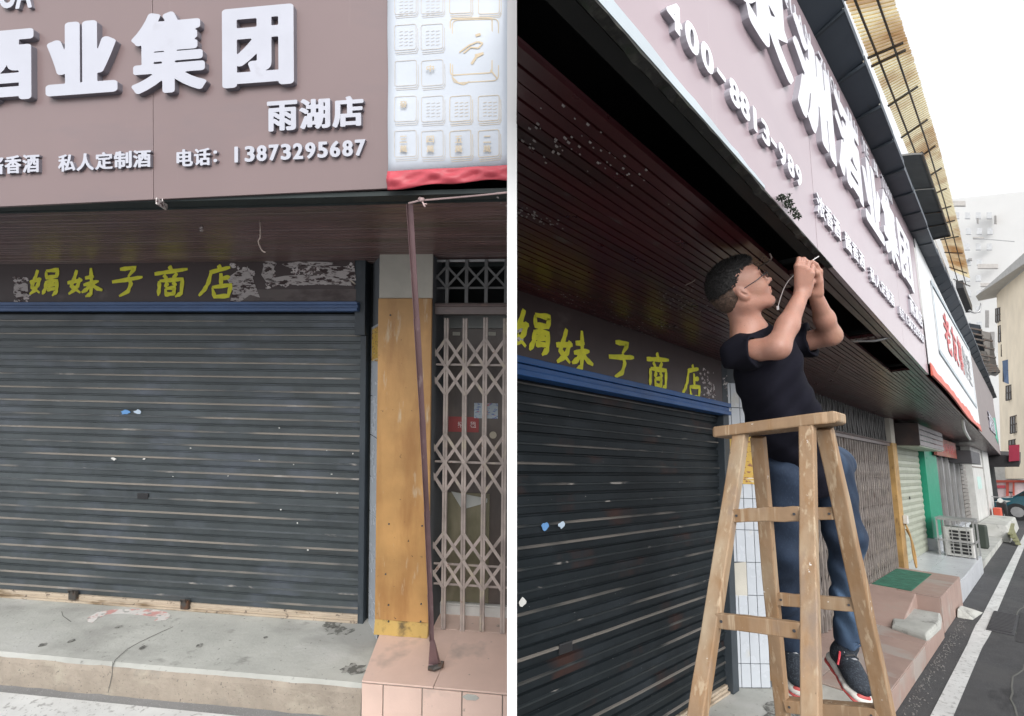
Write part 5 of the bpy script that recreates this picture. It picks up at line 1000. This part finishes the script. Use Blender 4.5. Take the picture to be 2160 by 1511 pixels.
# ================================================================== the man
def smin(a,b,k):
    h=np.clip(.5+.5*(b-a)/k,0,1); return b*(1-h)+a*h-k*h*(1-h)
class SDF:
    def __init__(s,lo,hi,h):
        s.lo=np.array(lo,float); s.h=h; s.n=[int(math.ceil((hi[i]-lo[i])/h))+1 for i in range(3)]; s.g=np.full(s.n,9.,dtype=np.float32)
    def region(s,lo,hi,m):
        a=[max(0,int((lo[i]-m-s.lo[i])/s.h)) for i in range(3)]; b=[min(s.n[i],int((hi[i]+m-s.lo[i])/s.h)+2) for i in range(3)]
        if any(b[i]<=a[i] for i in range(3)): return None
        ax=[s.lo[i]+s.h*np.arange(a[i],b[i]) for i in range(3)]; X,Y,Z=np.meshgrid(*ax,indexing='ij'); return (slice(a[0],b[0]),slice(a[1],b[1]),slice(a[2],b[2])),np.stack([X,Y,Z],-1)
    def comb(s,sl,d,k,op):
        cur=s.g[sl]
        if op=='add': s.g[sl]=smin(cur,d,k) if k>0 else np.minimum(cur,d)
        elif op=='sub': s.g[sl]=-smin(-cur,d,k) if k>0 else np.maximum(cur,-d)
    def cap(s,a,b,ra,rb,k=.02,op='add',cut=None,sq=None):
        a=np.array(a,float); b=np.array(b,float); r=max(ra,rb); R=s.region(np.minimum(a,b)-r,np.maximum(a,b)+r,max(k,.01)*1.6+.01)
        if R is None: return
        sl,P=R; ab=b-a; tt=np.clip(((P-a)@ab)/(ab@ab),0,1); V=P-(a+tt[...,None]*ab)
        if sq is not None:   # flatten along a direction: (dir, factor)
            dv=np.array(sq[0]); V=V+((V@dv)*(1/sq[1]-1))[...,None]*dv
        d=np.linalg.norm(V,axis=-1)-(ra+(rb-ra)*tt)
        if cut is not None:
            c,nn=cut; d=np.maximum(d,(P-np.array(c))@np.array(nn))
        s.comb(sl,d,k,op)
    def ell(s,c,axes,r,k=.02,op='add'):
        c=np.array(c,float); A=np.array(axes,float); r=np.array(r,float); m=r.max(); R=s.region(c-m,c+m,max(k,.01)*1.6+.01)
        if R is None: return
        sl,P=R; q=(P-c)@A.T; k0=np.linalg.norm(q/r,axis=-1); k1=np.linalg.norm(q/(r*r),axis=-1)+1e-6; d=k0*(k0-1)/k1; s.comb(sl,d,k,op)
    def mesh(s):
        g=s.g; ins=g<0; nx_,ny,nz=g.shape
        c=np.zeros((nx_-1,ny-1,nz-1),dtype=np.int8)
        for i in (0,1):
            for j in (0,1):
                for k in (0,1): c+=ins[i:nx_-1+i,j:ny-1+j,k:nz-1+k]
        cells=np.argwhere((c>0)&(c<8)); idx=np.full(c.shape,-1,dtype=np.int64); idx[tuple(cells.T)]=np.arange(len(cells))
        acc=np.zeros((len(cells),3)); cnt=np.zeros(len(cells)); ci,cj,ck=cells.T
        cor=[(i,j,k) for i in (0,1) for j in (0,1) for k in (0,1)]
        for a in range(8):
            for b in range(a+1,8):
                A=cor[a];Bb=cor[b]
                if sum(abs(A[q]-Bb[q]) for q in range(3))!=1: continue
                va=g[ci+A[0],cj+A[1],ck+A[2]]; vb=g[ci+Bb[0],cj+Bb[1],ck+Bb[2]]; m=(va<0)!=(vb<0); t_=np.where(m,va/(va-vb+1e-12),0)
                p=np.array(A)[None]+(np.array(Bb)-np.array(A))[None]*t_[:,None]; acc[m]+=p[m]; cnt[m]+=1
        V=s.lo+s.h*(cells+acc/cnt[:,None]); Fc=[]
        for ax in range(3):
            o=[0,0,0]; o[ax]=1; sl0=[slice(0,n_) for n_ in g.shape]; a0=[slice(None)]*3; a0[ax]=slice(0,g.shape[ax]-1); b0=[slice(None)]*3; b0[ax]=slice(1,None)
            A=ins[tuple(a0)]; Bb=ins[tuple(b0)]; e=np.argwhere(A!=Bb); u,v=[q for q in range(3) if q!=ax]
            e=e[(e[:,u]>0)&(e[:,v]>0)&(e[:,u]<g.shape[u]-1)&(e[:,v]<g.shape[v]-1)]
            def I(du,dv): q=e.copy(); q[:,u]+=du; q[:,v]+=dv; return idx[tuple(q.T)]
            qd=np.stack([I(-1,-1),I(0,-1),I(0,0),I(-1,0)],1); fl=A[tuple(e.T)]
            if ax==1: fl=~fl
            qd[~fl]=qd[~fl][:,::-1]; Fc.append(qd[(qd>=0).all(1)])
        return V,np.concatenate(Fc)
def sdf_obj(name,s,m,parent,smooth_it=2,label=None,disp=None):
    V,Fc=s.mesh(); me=bpy.data.meshes.new(name); o=np.array(ORG[parent.name]); 
    me.from_pydata((V-o).tolist(),[],Fc.tolist()); me.materials.append(m)
    me.polygons.foreach_set('use_smooth',[True]*len(me.polygons))
    ob=bpy.data.objects.new(name,me); COL.objects.link(ob); ob.parent=parent; ORG[ob.name]=tuple(o)
    if smooth_it: md=ob.modifiers.new('smooth','SMOOTH'); md.iterations=smooth_it; md.factor=.5
    if label: ob['label']=label
    return ob
CX=BR[:,0]; CY=BR[:,1]; CZ=BR[:,2]       # camera right, up, towards camera, as world directions
man=thing('person','man in a black T-shirt, jeans and glasses standing on the ladder, working on the sign','person',(2.1,.62,.95))
J=dict(pelvis=P(1700,985,2.06),hipR=P(1664,1000,2.02),hipL=P(1742,990,2.06),kneeR=P(1664,1160,1.99),kneeL=P(1783,1130,2.02),ankR=P(1673,1352,2.06),ankL=P(1790,1345,2.08),
 chest=P(1612,770,1.99),waist=P(1652,880,2.03),neck=P(1582,705,1.97),shR=P(1556,745,1.90),shL=P(1672,728,2.10),elR=P(1640,733,1.78),wrR=P(1692,618,1.86),elL=P(1752,708,1.99),wrL=P(1718,618,1.90),head=P(1560,612,1.945))
skin=mat('skin',(.43,.225,.17),.48,var=.12,scale=7,layers=[(11,(1,1,1),.5,.72,(.50,.25,.18)),(5,(1,1,1),.55,.75,(.35,.20,.135)),(160,(1,1,1),.62,.70,(.33,.17,.12))],bump=.0008,bscale=130,bump2=(.0012,22,(1,1,1)))
MATS['skin'].node_tree.nodes['Principled BSDF'].inputs['Subsurface Weight'].default_value=.12
MATS['skin'].node_tree.nodes['Principled BSDF'].inputs['Subsurface Radius'].default_value=(.02,.008,.004)
shirtm=mat('black_tshirt',(.008,.008,.014),.9,spec=.15,var=.2,scale=3,bump=.003,bscale=12,bump2=(.0005,300,(1,1,1)))
jeanm=mat('blue_denim',(.014,.027,.055),.85,var=.2,scale=5,layers=[(2.6,(1,1,.5),.52,.68,(.075,.13,.22)),(220,(1,1,.4),.55,.75,(.028,.05,.085)),(6,(1,1,2),.6,.75,(.022,.04,.075))],bump=.002,bscale=18,bump2=(.0006,260,(1,1,1)))
h=.0035; S1=SDF((1.60,.30,1.02),(2.62,1.06,2.72),h)
# head axes
ang=math.radians(31); fw=nrm(CX*math.cos(ang)+CY*math.sin(ang)+CZ*.22); up_=nrm(-CX*math.sin(ang)+CY*math.cos(ang)+CZ*.02); up_=nrm(up_-fw*(up_@fw)); sd=nrm(np.cross(up_,fw)); 
if sd@CZ<0: sd=-sd
HC=J['head']; HA=np.stack([fw,up_,sd]); HS=.975
def hp(f,u,s=0): return HC+(fw*f+up_*u+sd*s)*HS
S1.ell(hp(-.016,.034),HA,[.096,.090,.075],k=.01); S1.ell(hp(.030,.010),HA,[.066,.088,.066],k=.03); S1.ell(hp(.030,-.045),HA,[.060,.060,.052],k=.025)
for s_ in (-1,1):
    S1.cap(hp(-.018,-.050,.050*s_),hp(.060,-.092,.020*s_),.018,.016,k=.03); S1.ell(hp(.056,-.020,.036*s_),HA,[.030,.026,.022],k=.02)
    S1.cap(hp(.082,.036,.010*s_),hp(.070,.036,.048*s_),.011,.009,k=.014)
S1.cap(hp(.076,-.096,0),hp(.070,-.100,0),.019,.018,k=.02); S1.cap(hp(.090,.018),hp(.108,-.016),.0060,.0085,k=.008); S1.ell(hp(.110,-.022),HA,[.014,.011,.012],k=.006)
for s_ in (-1,1):
    S1.ell(hp(.098,-.028,.012*s_),HA,[.010,.008,.007],k=.006)
    S1.ell(hp(.090,.015,.031*s_),HA,[.017,.012,.020],k=.005,op='sub')
    S1.ell(hp(.0755,.013,.031*s_),HA,[.0125,.0115,.014],k=.004)
S1.cap(hp(.094,-.050,-.012),hp(.094,-.050,.012),.0075,.0075,k=.005); S1.cap(hp(.090,-.063,-.011),hp(.090,-.063,.011),.0085,.0085,k=.005)
S1.cap(hp(.103,-.0565,-.02),hp(.103,-.0565,.02),.003,.003,k=.002,op='sub'); S1.ell(hp(.103,-.078),HA,[.012,.007,.020],k=.006,op='sub')
# ears
for s_ in (-1,1):
    EA=np.stack([nrm(fw*.9+up_*.3),nrm(up_*.95-fw*.35),sd]); 
    S1.ell(hp(-.014,-.008,.074*s_),EA,[.019,.033,.011],k=.004); S1.ell(hp(-.010,-.005,.086*s_),EA,[.0095,.019,.009],k=.003,op='sub'); S1.cap(hp(-.004,-.012,.080*s_),hp(-.012,.004,.080*s_),.004,.004,k=.003)
# neck, torso, arms
S1.cap(hp(-.030,-.055),J['neck'],.052,.056,k=.035); S1.cap(J['neck'],J['chest'],.058,.09,k=.05)
S1.cap(hp(-.012,-.03,.05),J['neck']+CX*.05-CY*.01,.014,.012,k=.02)
S1.cap(J['chest'],J['waist'],.095,.09,k=.05); S1.cap(J['waist'],J['pelvis'],.09,.10,k=.05); S1.cap(J['neck'],J['shR'],.045,.045,k=.04); S1.cap(J['neck'],J['shL'],.045,.045,k=.04)
S1.cap(J['hipR'],J['kneeR'],.066,.05,k=.03); S1.cap(J['hipL'],J['kneeL'],.066,.05,k=.03)
for sR,eR,wR in (('shR','elR','wrR'),('shL','elL','wrL')):
    e=J[eR]; w_=J[wR]; sh=J[sR]; big=1.0 if sR=='shR' else .95
    S1.cap(sh,e,.047*big,.039*big,k=.02); S1.cap(e,e*.6+w_*.4,.040*big,.0375*big,k=.025); S1.cap(e*.6+w_*.4,w_,.0365*big,.0245*big,k=.02)
    pass
wv=J['wrR']; 
def hand(w_,kn,across,back,curl,k=.007,thumb=1,sc=1.):
    """palm from wrist w_ to knuckles kn; fingers curl towards curl"""
    ax=nrm(kn-w_); 
    for i in range(4):
        o=across*(i-1.5)*.0192*sc; kb=kn+o+back*.004-ax*.004*abs(i-1.3)
        S1.cap(w_+o*.55,kb,.0135*sc,.0115*sc,k=.012)
        L1=[.030,.034,.032,.026][i]*sc; m1=kb+nrm(ax*.75+curl*.65)*L1; m2=m1+nrm(-ax*.10+curl*1.0)*L1*.72; m3=m2+nrm(-ax*.95+curl*.15)*L1*.55
        S1.ell(kb,np.eye(3),[.0115*sc]*3,k=.004); S1.cap(kb,m1,.0092*sc,.0086*sc,k=.0022); S1.cap(m1,m2,.0088*sc,.0080*sc,k=.0022); S1.cap(m2,m3,.0080*sc,.0068*sc,k=.0022)
    tb=w_*.6+kn*.4+across*.026*thumb+curl*.012; t1=tb+nrm(ax*.7+curl*.6+across*.25*thumb)*.036*sc; t2=t1+nrm(ax*.75+curl*.5-across*.3*thumb)*.030*sc
    S1.cap(w_+across*.012*thumb,tb,.015*sc,.0135*sc,k=.010); S1.cap(tb,t1,.0115*sc,.0105*sc,k=.006); S1.cap(t1,t2,.0100*sc,.0080*sc,k=.004)
knR=P(1697,566,1.835); knL=P(1709,572,1.885)
hand(J['wrR'],knR,nrm(CX*.75+CZ*-.1-CY*.35),CZ*.6-CX*.3,nrm(CX*.55-CZ*.75+CY*.1),thumb=1,sc=1.06)
hand(J['wrL'],knL,nrm(-CX*.6-CZ*.6),-CZ*.5+CX*.5,nrm(-CX*.5+CZ*.2+CY*.3),thumb=-1,sc=1.0)
body=sdf_obj('body',S1,skin,man,1)
# shirt
S2=SDF((1.6,.30,1.6),(2.7,1.15,2.55),.0042)
tor=nrm(J['waist']-J['chest']); fr=nrm(CX*.80+CZ*.55); sdv=nrm(np.cross(tor,fr)); TA=np.stack([fr,tor,sdv]); 
S2.ell(J['chest']+tor*.01,TA,[.118,.155,.150],k=.03); S2.ell((J['chest']+J['waist'])/2+tor*.02,TA,[.118,.17,.138],k=.05); S2.ell(J['waist'],TA,[.122,.14,.138],k=.05); S2.cap(J['waist'],J['pelvis']+tor*.04,.118,.128,k=.05)
S2.cap(J['neck']+tor*.03,J['shR']+CY*.005,.058,.058,k=.05); S2.cap(J['neck']+tor*.03,J['shL']+CY*.005,.055,.055,k=.05)
for sR,eR,f in (('shR','elR',.50),('shL','elL',.52)):
    sh=J[sR]; e=J[eR]; d=nrm(e-sh); hem=sh+(e-sh)*f; S2.cap(sh,e,.066,.064,k=.02,cut=(hem,d))
    R=S2.region(hem-.1,hem+.1,.05)
    S2.cap(hem-d*.02,hem+d*.06,.050,.049,k=0,op='sub')
S2.cap(J['neck']+nrm(hp(-.03,-.055)-J['neck'])*.008,hp(-.03,-.04),.064,.070,k=.004,op='sub')
sl=S2.g; 
ax=[S2.lo[i]+S2.h*np.arange(S2.n[i]) for i in range(3)]; X,Y,Z=np.meshgrid(*ax,indexing='ij')
q1=(X*CX[0]+Y*CX[1]+Z*CX[2]); q2=(X*CY[0]+Y*CY[1]+Z*CY[2]); q3=(X*CZ[0]+Y*CZ[1]+Z*CZ[2])
S2.g+= (.0075*np.sin(q1*34+q2*16+3*np.sin(q2*9))*np.sin(q2*15+q1*6)+.0045*np.sin(q1*70-q2*48+q3*20)*np.sin(q2*22+1.3)).astype(np.float32)
hemz=J['pelvis']+nrm(J['pelvis']-J['waist'])*.075; d=((X-hemz[0])*tor[0]+(Y-hemz[1])*tor[1]+(Z-hemz[2])*tor[2]); S2.g=np.maximum(S2.g,d.astype(np.float32))
sdf_obj('t_shirt',S2,shirtm,man,1)
# jeans
S3=SDF((1.8,.2,.9),(2.85,1.15,2.05),.0042)
S3.ell(J['pelvis']+CX*.012,np.stack([CX,CY,CZ]),[.150,.105,.125],k=.03); S3.ell(P(1758,985,2.12),np.stack([CX,CY,CZ]),[.075,.085,.09],k=.05)
for hq,kq,aq,r0,r1,r2 in (('hipR','kneeR','ankR',.086,.066,.054),('hipL','kneeL','ankL',.090,.068,.052)):
    H_=J[hq];K_=J[kq];A_=J[aq]; d=nrm(A_-K_); S3.cap(H_,K_,r0,r1,k=.04); S3.cap(K_,A_+d*.01,r1,r2,k=.03,cut=(A_+d*.015,d)); S3.cap(A_+d*.004,A_+d*.05,r2-.010,r2-.010,k=0,op='sub')
ax=[S3.lo[i]+S3.h*np.arange(S3.n[i]) for i in range(3)]; X,Y,Z=np.meshgrid(*ax,indexing='ij'); q1=(X*CX[0]+Y*CX[1]+Z*CX[2]); q2=(X*CY[0]+Y*CY[1]+Z*CY[2])
low=np.clip((J['kneeL'][2]-Z)/.25,0.3,1)*np.clip((Z-J['ankL'][2])/.12,.25,1)
S3.g+=(.0075*low*np.sin(q2*62+9*np.sin(q1*13))*np.sin(q1*24+q2*7)+.005*np.sin(q2*38+q1*30)*np.cos(q1*19)).astype(np.float32)
tw=J['pelvis']-nrm(J['pelvis']-J['waist'])*.10; d=-((X-tw[0])*tor[0]+(Y-tw[1])*tor[1]+(Z-tw[2])*tor[2]); S3.g=np.maximum(S3.g,d.astype(np.float32))
sdf_obj('jeans',S3,jeanm,man,1)
# hair
S4=SDF(HC-.17,HC+.17,.003)
S4.ell(hp(-.020,.038),HA,[.0935,.088,.0768],k=.01); S4.ell(hp(-.05,.0),HA,[.064,.072,.068],k=.02)
S4.ell(hp(.006,.075),HA,[.083,.056,.061],k=.02); S4.ell(hp(.050,.085),HA,[.038,.032,.046],k=.02)
S4.cap(hp(.075,-.03,-.1),hp(.075,-.03,.1),.088,.088,k=.004,op='sub'); S4.cap(hp(.02,-.085,-.1),hp(.02,-.085,.1),.062,.062,k=.004,op='sub'); S4.cap(hp(-.09,-.115,-.1),hp(-.09,-.115,.1),.05,.05,k=.01,op='sub')
rgn=np.random.RandomState(1); hn=rgn.rand(*S4.n).astype(np.float32); hn=(hn+np.roll(hn,1,0)+np.roll(hn,1,1)+np.roll(hn,1,2))/4; S4.g+=(hn-.5)*.011
hairm=mat('short_black_hair',(.010,.009,.009),.6,var=.4,scale=60,bump=.002,bscale=260,layers=[])
fadem=mat('shaved_side_hair',(.085,.052,.037),.7,var=.4,scale=90,layers=[(160,(1,1,1),.5,.6,(.035,.024,.019))],bump=.001,bscale=300)
ax=[S4.lo[i]+S4.h*np.arange(S4.n[i]) for i in range(3)]; X,Y,Z=np.meshgrid(*ax,indexing='ij'); Q=np.stack([X,Y,Z],-1)-HC; uu=Q@up_-.35*(Q@fw)
S5=SDF(HC-.17,HC+.17,.003); S5.g=S4.g-(hn-.5)*.006+.0025; cutl=.052+.008*np.sin((Q@fw)*40); S4.g=np.maximum(S4.g,(cutl-uu+.03*(hn-.5)+.003*np.sin((Q@fw)*90)).astype(np.float32)*.9); 
sdf_obj('hair',S4,hairm,man,0); sdf_obj('hair_fade',S5,fadem,man,0)
def strands(name,lab,srcname,n,lmin,lmax,dirf,keep,seed,mt,wd=.0011):
    V,_=srcname; rs=np.random.RandomState(seed); q=MB(); o=HC
    idx=rs.choice(len(V),min(n*3,len(V)),replace=False); c=0
    for i in idx:
        p=V[i]; r=p-HC; nn=nrm(r-fw*(-.02)-up_*.03)
        if not keep(r@fw,r@up_): continue
        d=nrm(nn*1.0+dirf+rs.randn(3)*.28); L_=rs.uniform(lmin,lmax); s=nrm(np.cross(d,rs.randn(3)))*wd; b=p-nn*.002; m_=b+d*L_*.55; e=b+nrm(d+up_*-.15)*L_
        q.add([b-s,b+s,m_+s*.7,m_-s*.7,e],[(0,1,2,3),(3,2,4)]); c+=1
        if c>=n: break
    ob=obj(name,q,mt,man); ob['kind']='stuff'; return ob
V4=S4.mesh(); V5=S5.mesh()
strands('hair_strands','',V4,7000,.005,.010,up_*.5+fw*.35,lambda a,b:True,3,hairm)
strands('hair_strands','',V5,5000,.002,.0045,-up_*.5,lambda a,b:b<.07,4,fadem,.0007)
# face details
def eye(s_):
    q=MB(); q.loft([[hp(.0865-.0003*k,.013+.0055*math.sin(a),.031*s_+.0115*math.cos(a)) for a in [2*math.pi*i/12 for i in range(12)]] for k in (0,6)]); obj('eye',q,mat('eye_dark',(.05,.03,.025),.25),man)
    q=MB(); q.tube([hp(.0945,.034+.003,.012*s_),hp(.0925,.041,.030*s_),hp(.080,.037,.050*s_)],[.003,.0042,.002],6); obj('eyebrow',q,hairm,man)
eye(1); eye(-1)
q=MB(); q.ell=None
q=MB(); q.tube([hp(.0985,-.0505,-.016),hp(.1015,-.0505,0),hp(.0985,-.0505,.016)],[.002,.0045,.002],6); q.tube([hp(.0955,-.063,-.014),hp(.098,-.063,0),hp(.0955,-.063,.014)],[.002,.0055,.002],6); obj('lips',q,mat('lips',(.30,.12,.10),.45),man,smooth=True)
g=thing('glasses','thin dark-framed glasses worn by the man','glasses',hp(.09,.01)); 
gm=mat('dark_frame_metal',(.03,.03,.035),.3,metal=.6)
for s_ in (-1,1):
    q=MB(); ring=[hp(.107-.10*abs(.031+.021*math.cos(a))*.25,.008+.0165*math.sin(a),(.031+.021*math.cos(a))*s_) for a in [2*math.pi*i/20 for i in range(21)]]; q.tube(ring,.0016,5); obj('rim',q,gm,g)
    q=MB(); q.tube([hp(.100,.016,.052*s_),hp(.094,.016,.070*s_),hp(.05,.010,.0765*s_),hp(-.008,.006,.0775*s_),hp(-.022,-.004,.078*s_)],.0017,5); obj('temple_arm',q,gm,g)
    q=MB(); q.prism([hp(.1065-.10*abs(.031+.020*math.cos(a))*.25,.008+.0155*math.sin(a),(.031+.020*math.cos(a))*s_) for a in [2*math.pi*i/16 for i in range(16)]],fw*.0006); obj('lens',q,mat('lens_glass',(.9,.92,.95),.03,var=0,trans=1),g)
q=MB(); q.tube([hp(.1055,.012,-.010),hp(.108,.013,0),hp(.1055,.012,.010)],.0012,5); obj('bridge',q,gm,g)
# shoes
solew=mat('white_foam_sole',(.62,.60,.56),.6,var=.08); soler=mat('coral_rubber',(.50,.085,.08),.55,var=.15); upm=mat('navy_black_knit',(.018,.024,.034),.8,var=.3,scale=30,layers=[(160,(1,1,1),.52,.6,(.05,.06,.075))],bump=.001,bscale=200)
def shoe(heel,toe,ank,sidev,lab):
    heel=np.array(heel);toe=np.array(toe);ank=np.array(ank); f=nrm(toe-heel); L=np.linalg.norm(toe-heel); u=nrm((ank-heel)-f*((ank-heel)@f)); s=np.cross(f,u)
    def q_(a,b,c=0): return heel+f*a*L+u*b+s*c
    lo=np.minimum(np.minimum(heel,toe),ank)-.10; hi=np.maximum(np.maximum(heel,toe),ank)+.10
    A_=np.stack([f,u,s]); U=SDF(lo,hi,.0036)
    U.ell(q_(.74,.034),A_,[L*.29,.036,.047],k=.02); U.ell(q_(.45,.045),A_,[L*.34,.045,.042],k=.02); U.ell(q_(.14,.048),A_,[L*.18,.052,.036],k=.02); U.cap(q_(.16,.06),q_(.20,.105),.040,.042,k=.02)
    U.cap(q_(.17,.10),q_(.20,.16),.034,.036,k=.003,op='sub')
    o=sdf_obj('shoe',U,upm,man,1); 
    V=SDF(lo,hi,.0036)
    for a,r in ((.08,.034),(.25,.036),(.42,.036),(.6,.043),(.76,.049),(.9,.040)): V.ell(q_(a,.006 if a<.3 else .0),A_,[L*.17,.019 if a>.3 else .026,r+.003],k=.012)
    p=sdf_obj('midsole',V,solew,o,1)
    V=SDF(lo,hi,.0036)
    for a,r in ((.08,.033),(.28,.034),(.45,.034),(.6,.042),(.76,.048),(.92,.040)): V.ell(q_(a,-.016 if a<.3 else -.012),A_,[L*.17,.010,r+.005],k=.012)
    V.ell(q_(.97,.006),A_,[L*.07,.018,.030],k=.01)
    sdf_obj('outsole',V,soler,o,1)
    for i in range(5):
        a=.34+i*.065; q=MB(); q.tube([q_(a,.088-.006*i,-.026),q_(a+.02,.104-.007*i,0),q_(a,.088-.006*i,.026)],.0045,6); obj('lace',q,m_black if i%2 else mat('grey_lace',(.35,.36,.38),.7),o)
    q=MB(); q.tube([q_(.30,.080,.035),q_(.40,.060,.044),q_(.44,.04,.047)],.004,6); q.tube([q_(.12,.10,-.0),q_(.08,.085,0)],.006,6); obj('red_accent',q,mat('coral_red_accent',(.65,.07,.09),.5),o)
shoe(P(1757,1388,2.14),P(1822,1478,1.93),J['ankL'],1,''); shoe(P(1664,1386,2.12),P(1690,1462,1.92),J['ankR'],1,'')
# cable from mouth to hand to sign
wire('white_cable',spl([P(1641,648,1.93),P(1646,630,1.92),P(1656,604,1.90),P(1672,583,1.88),P(1690,572,1.86),P(1706,556,1.86),P(1716,548,1.87),P(1727,541,1.88)],8),.0019,m_cable,'thin white cable running from the man\'s mouth through his hands to the sign','cable')
q=MB(); q.tube([P(1640,646,1.93),P(1641,654,1.93)],.005,8); tag(obj('cable_plug',q,m_cable),'small white plug at the lower end of the cable at the chin','plug')
# ================================================================== white slab added as the gap between the two views
mb=MB(); 
def cw(x,y,z): return EYER+BR@np.array([x,y,-z])
T_=.0122; mb.hexa([cw(-T_,-2.6,1.25),cw(T_,-2.6,1.25),cw(T_,-2.6,5.2),cw(-T_,-2.6,5.2),cw(-T_,1.05,1.25),cw(T_,1.05,1.25),cw(T_,4.0,5.2),cw(-T_,4.0,5.2)])
CUR=RS; tag(obj('gap_slab',mb,m_gap_slab),'thin white slab added on edge as the gap between the shopfront and the man on the ladder','wall')
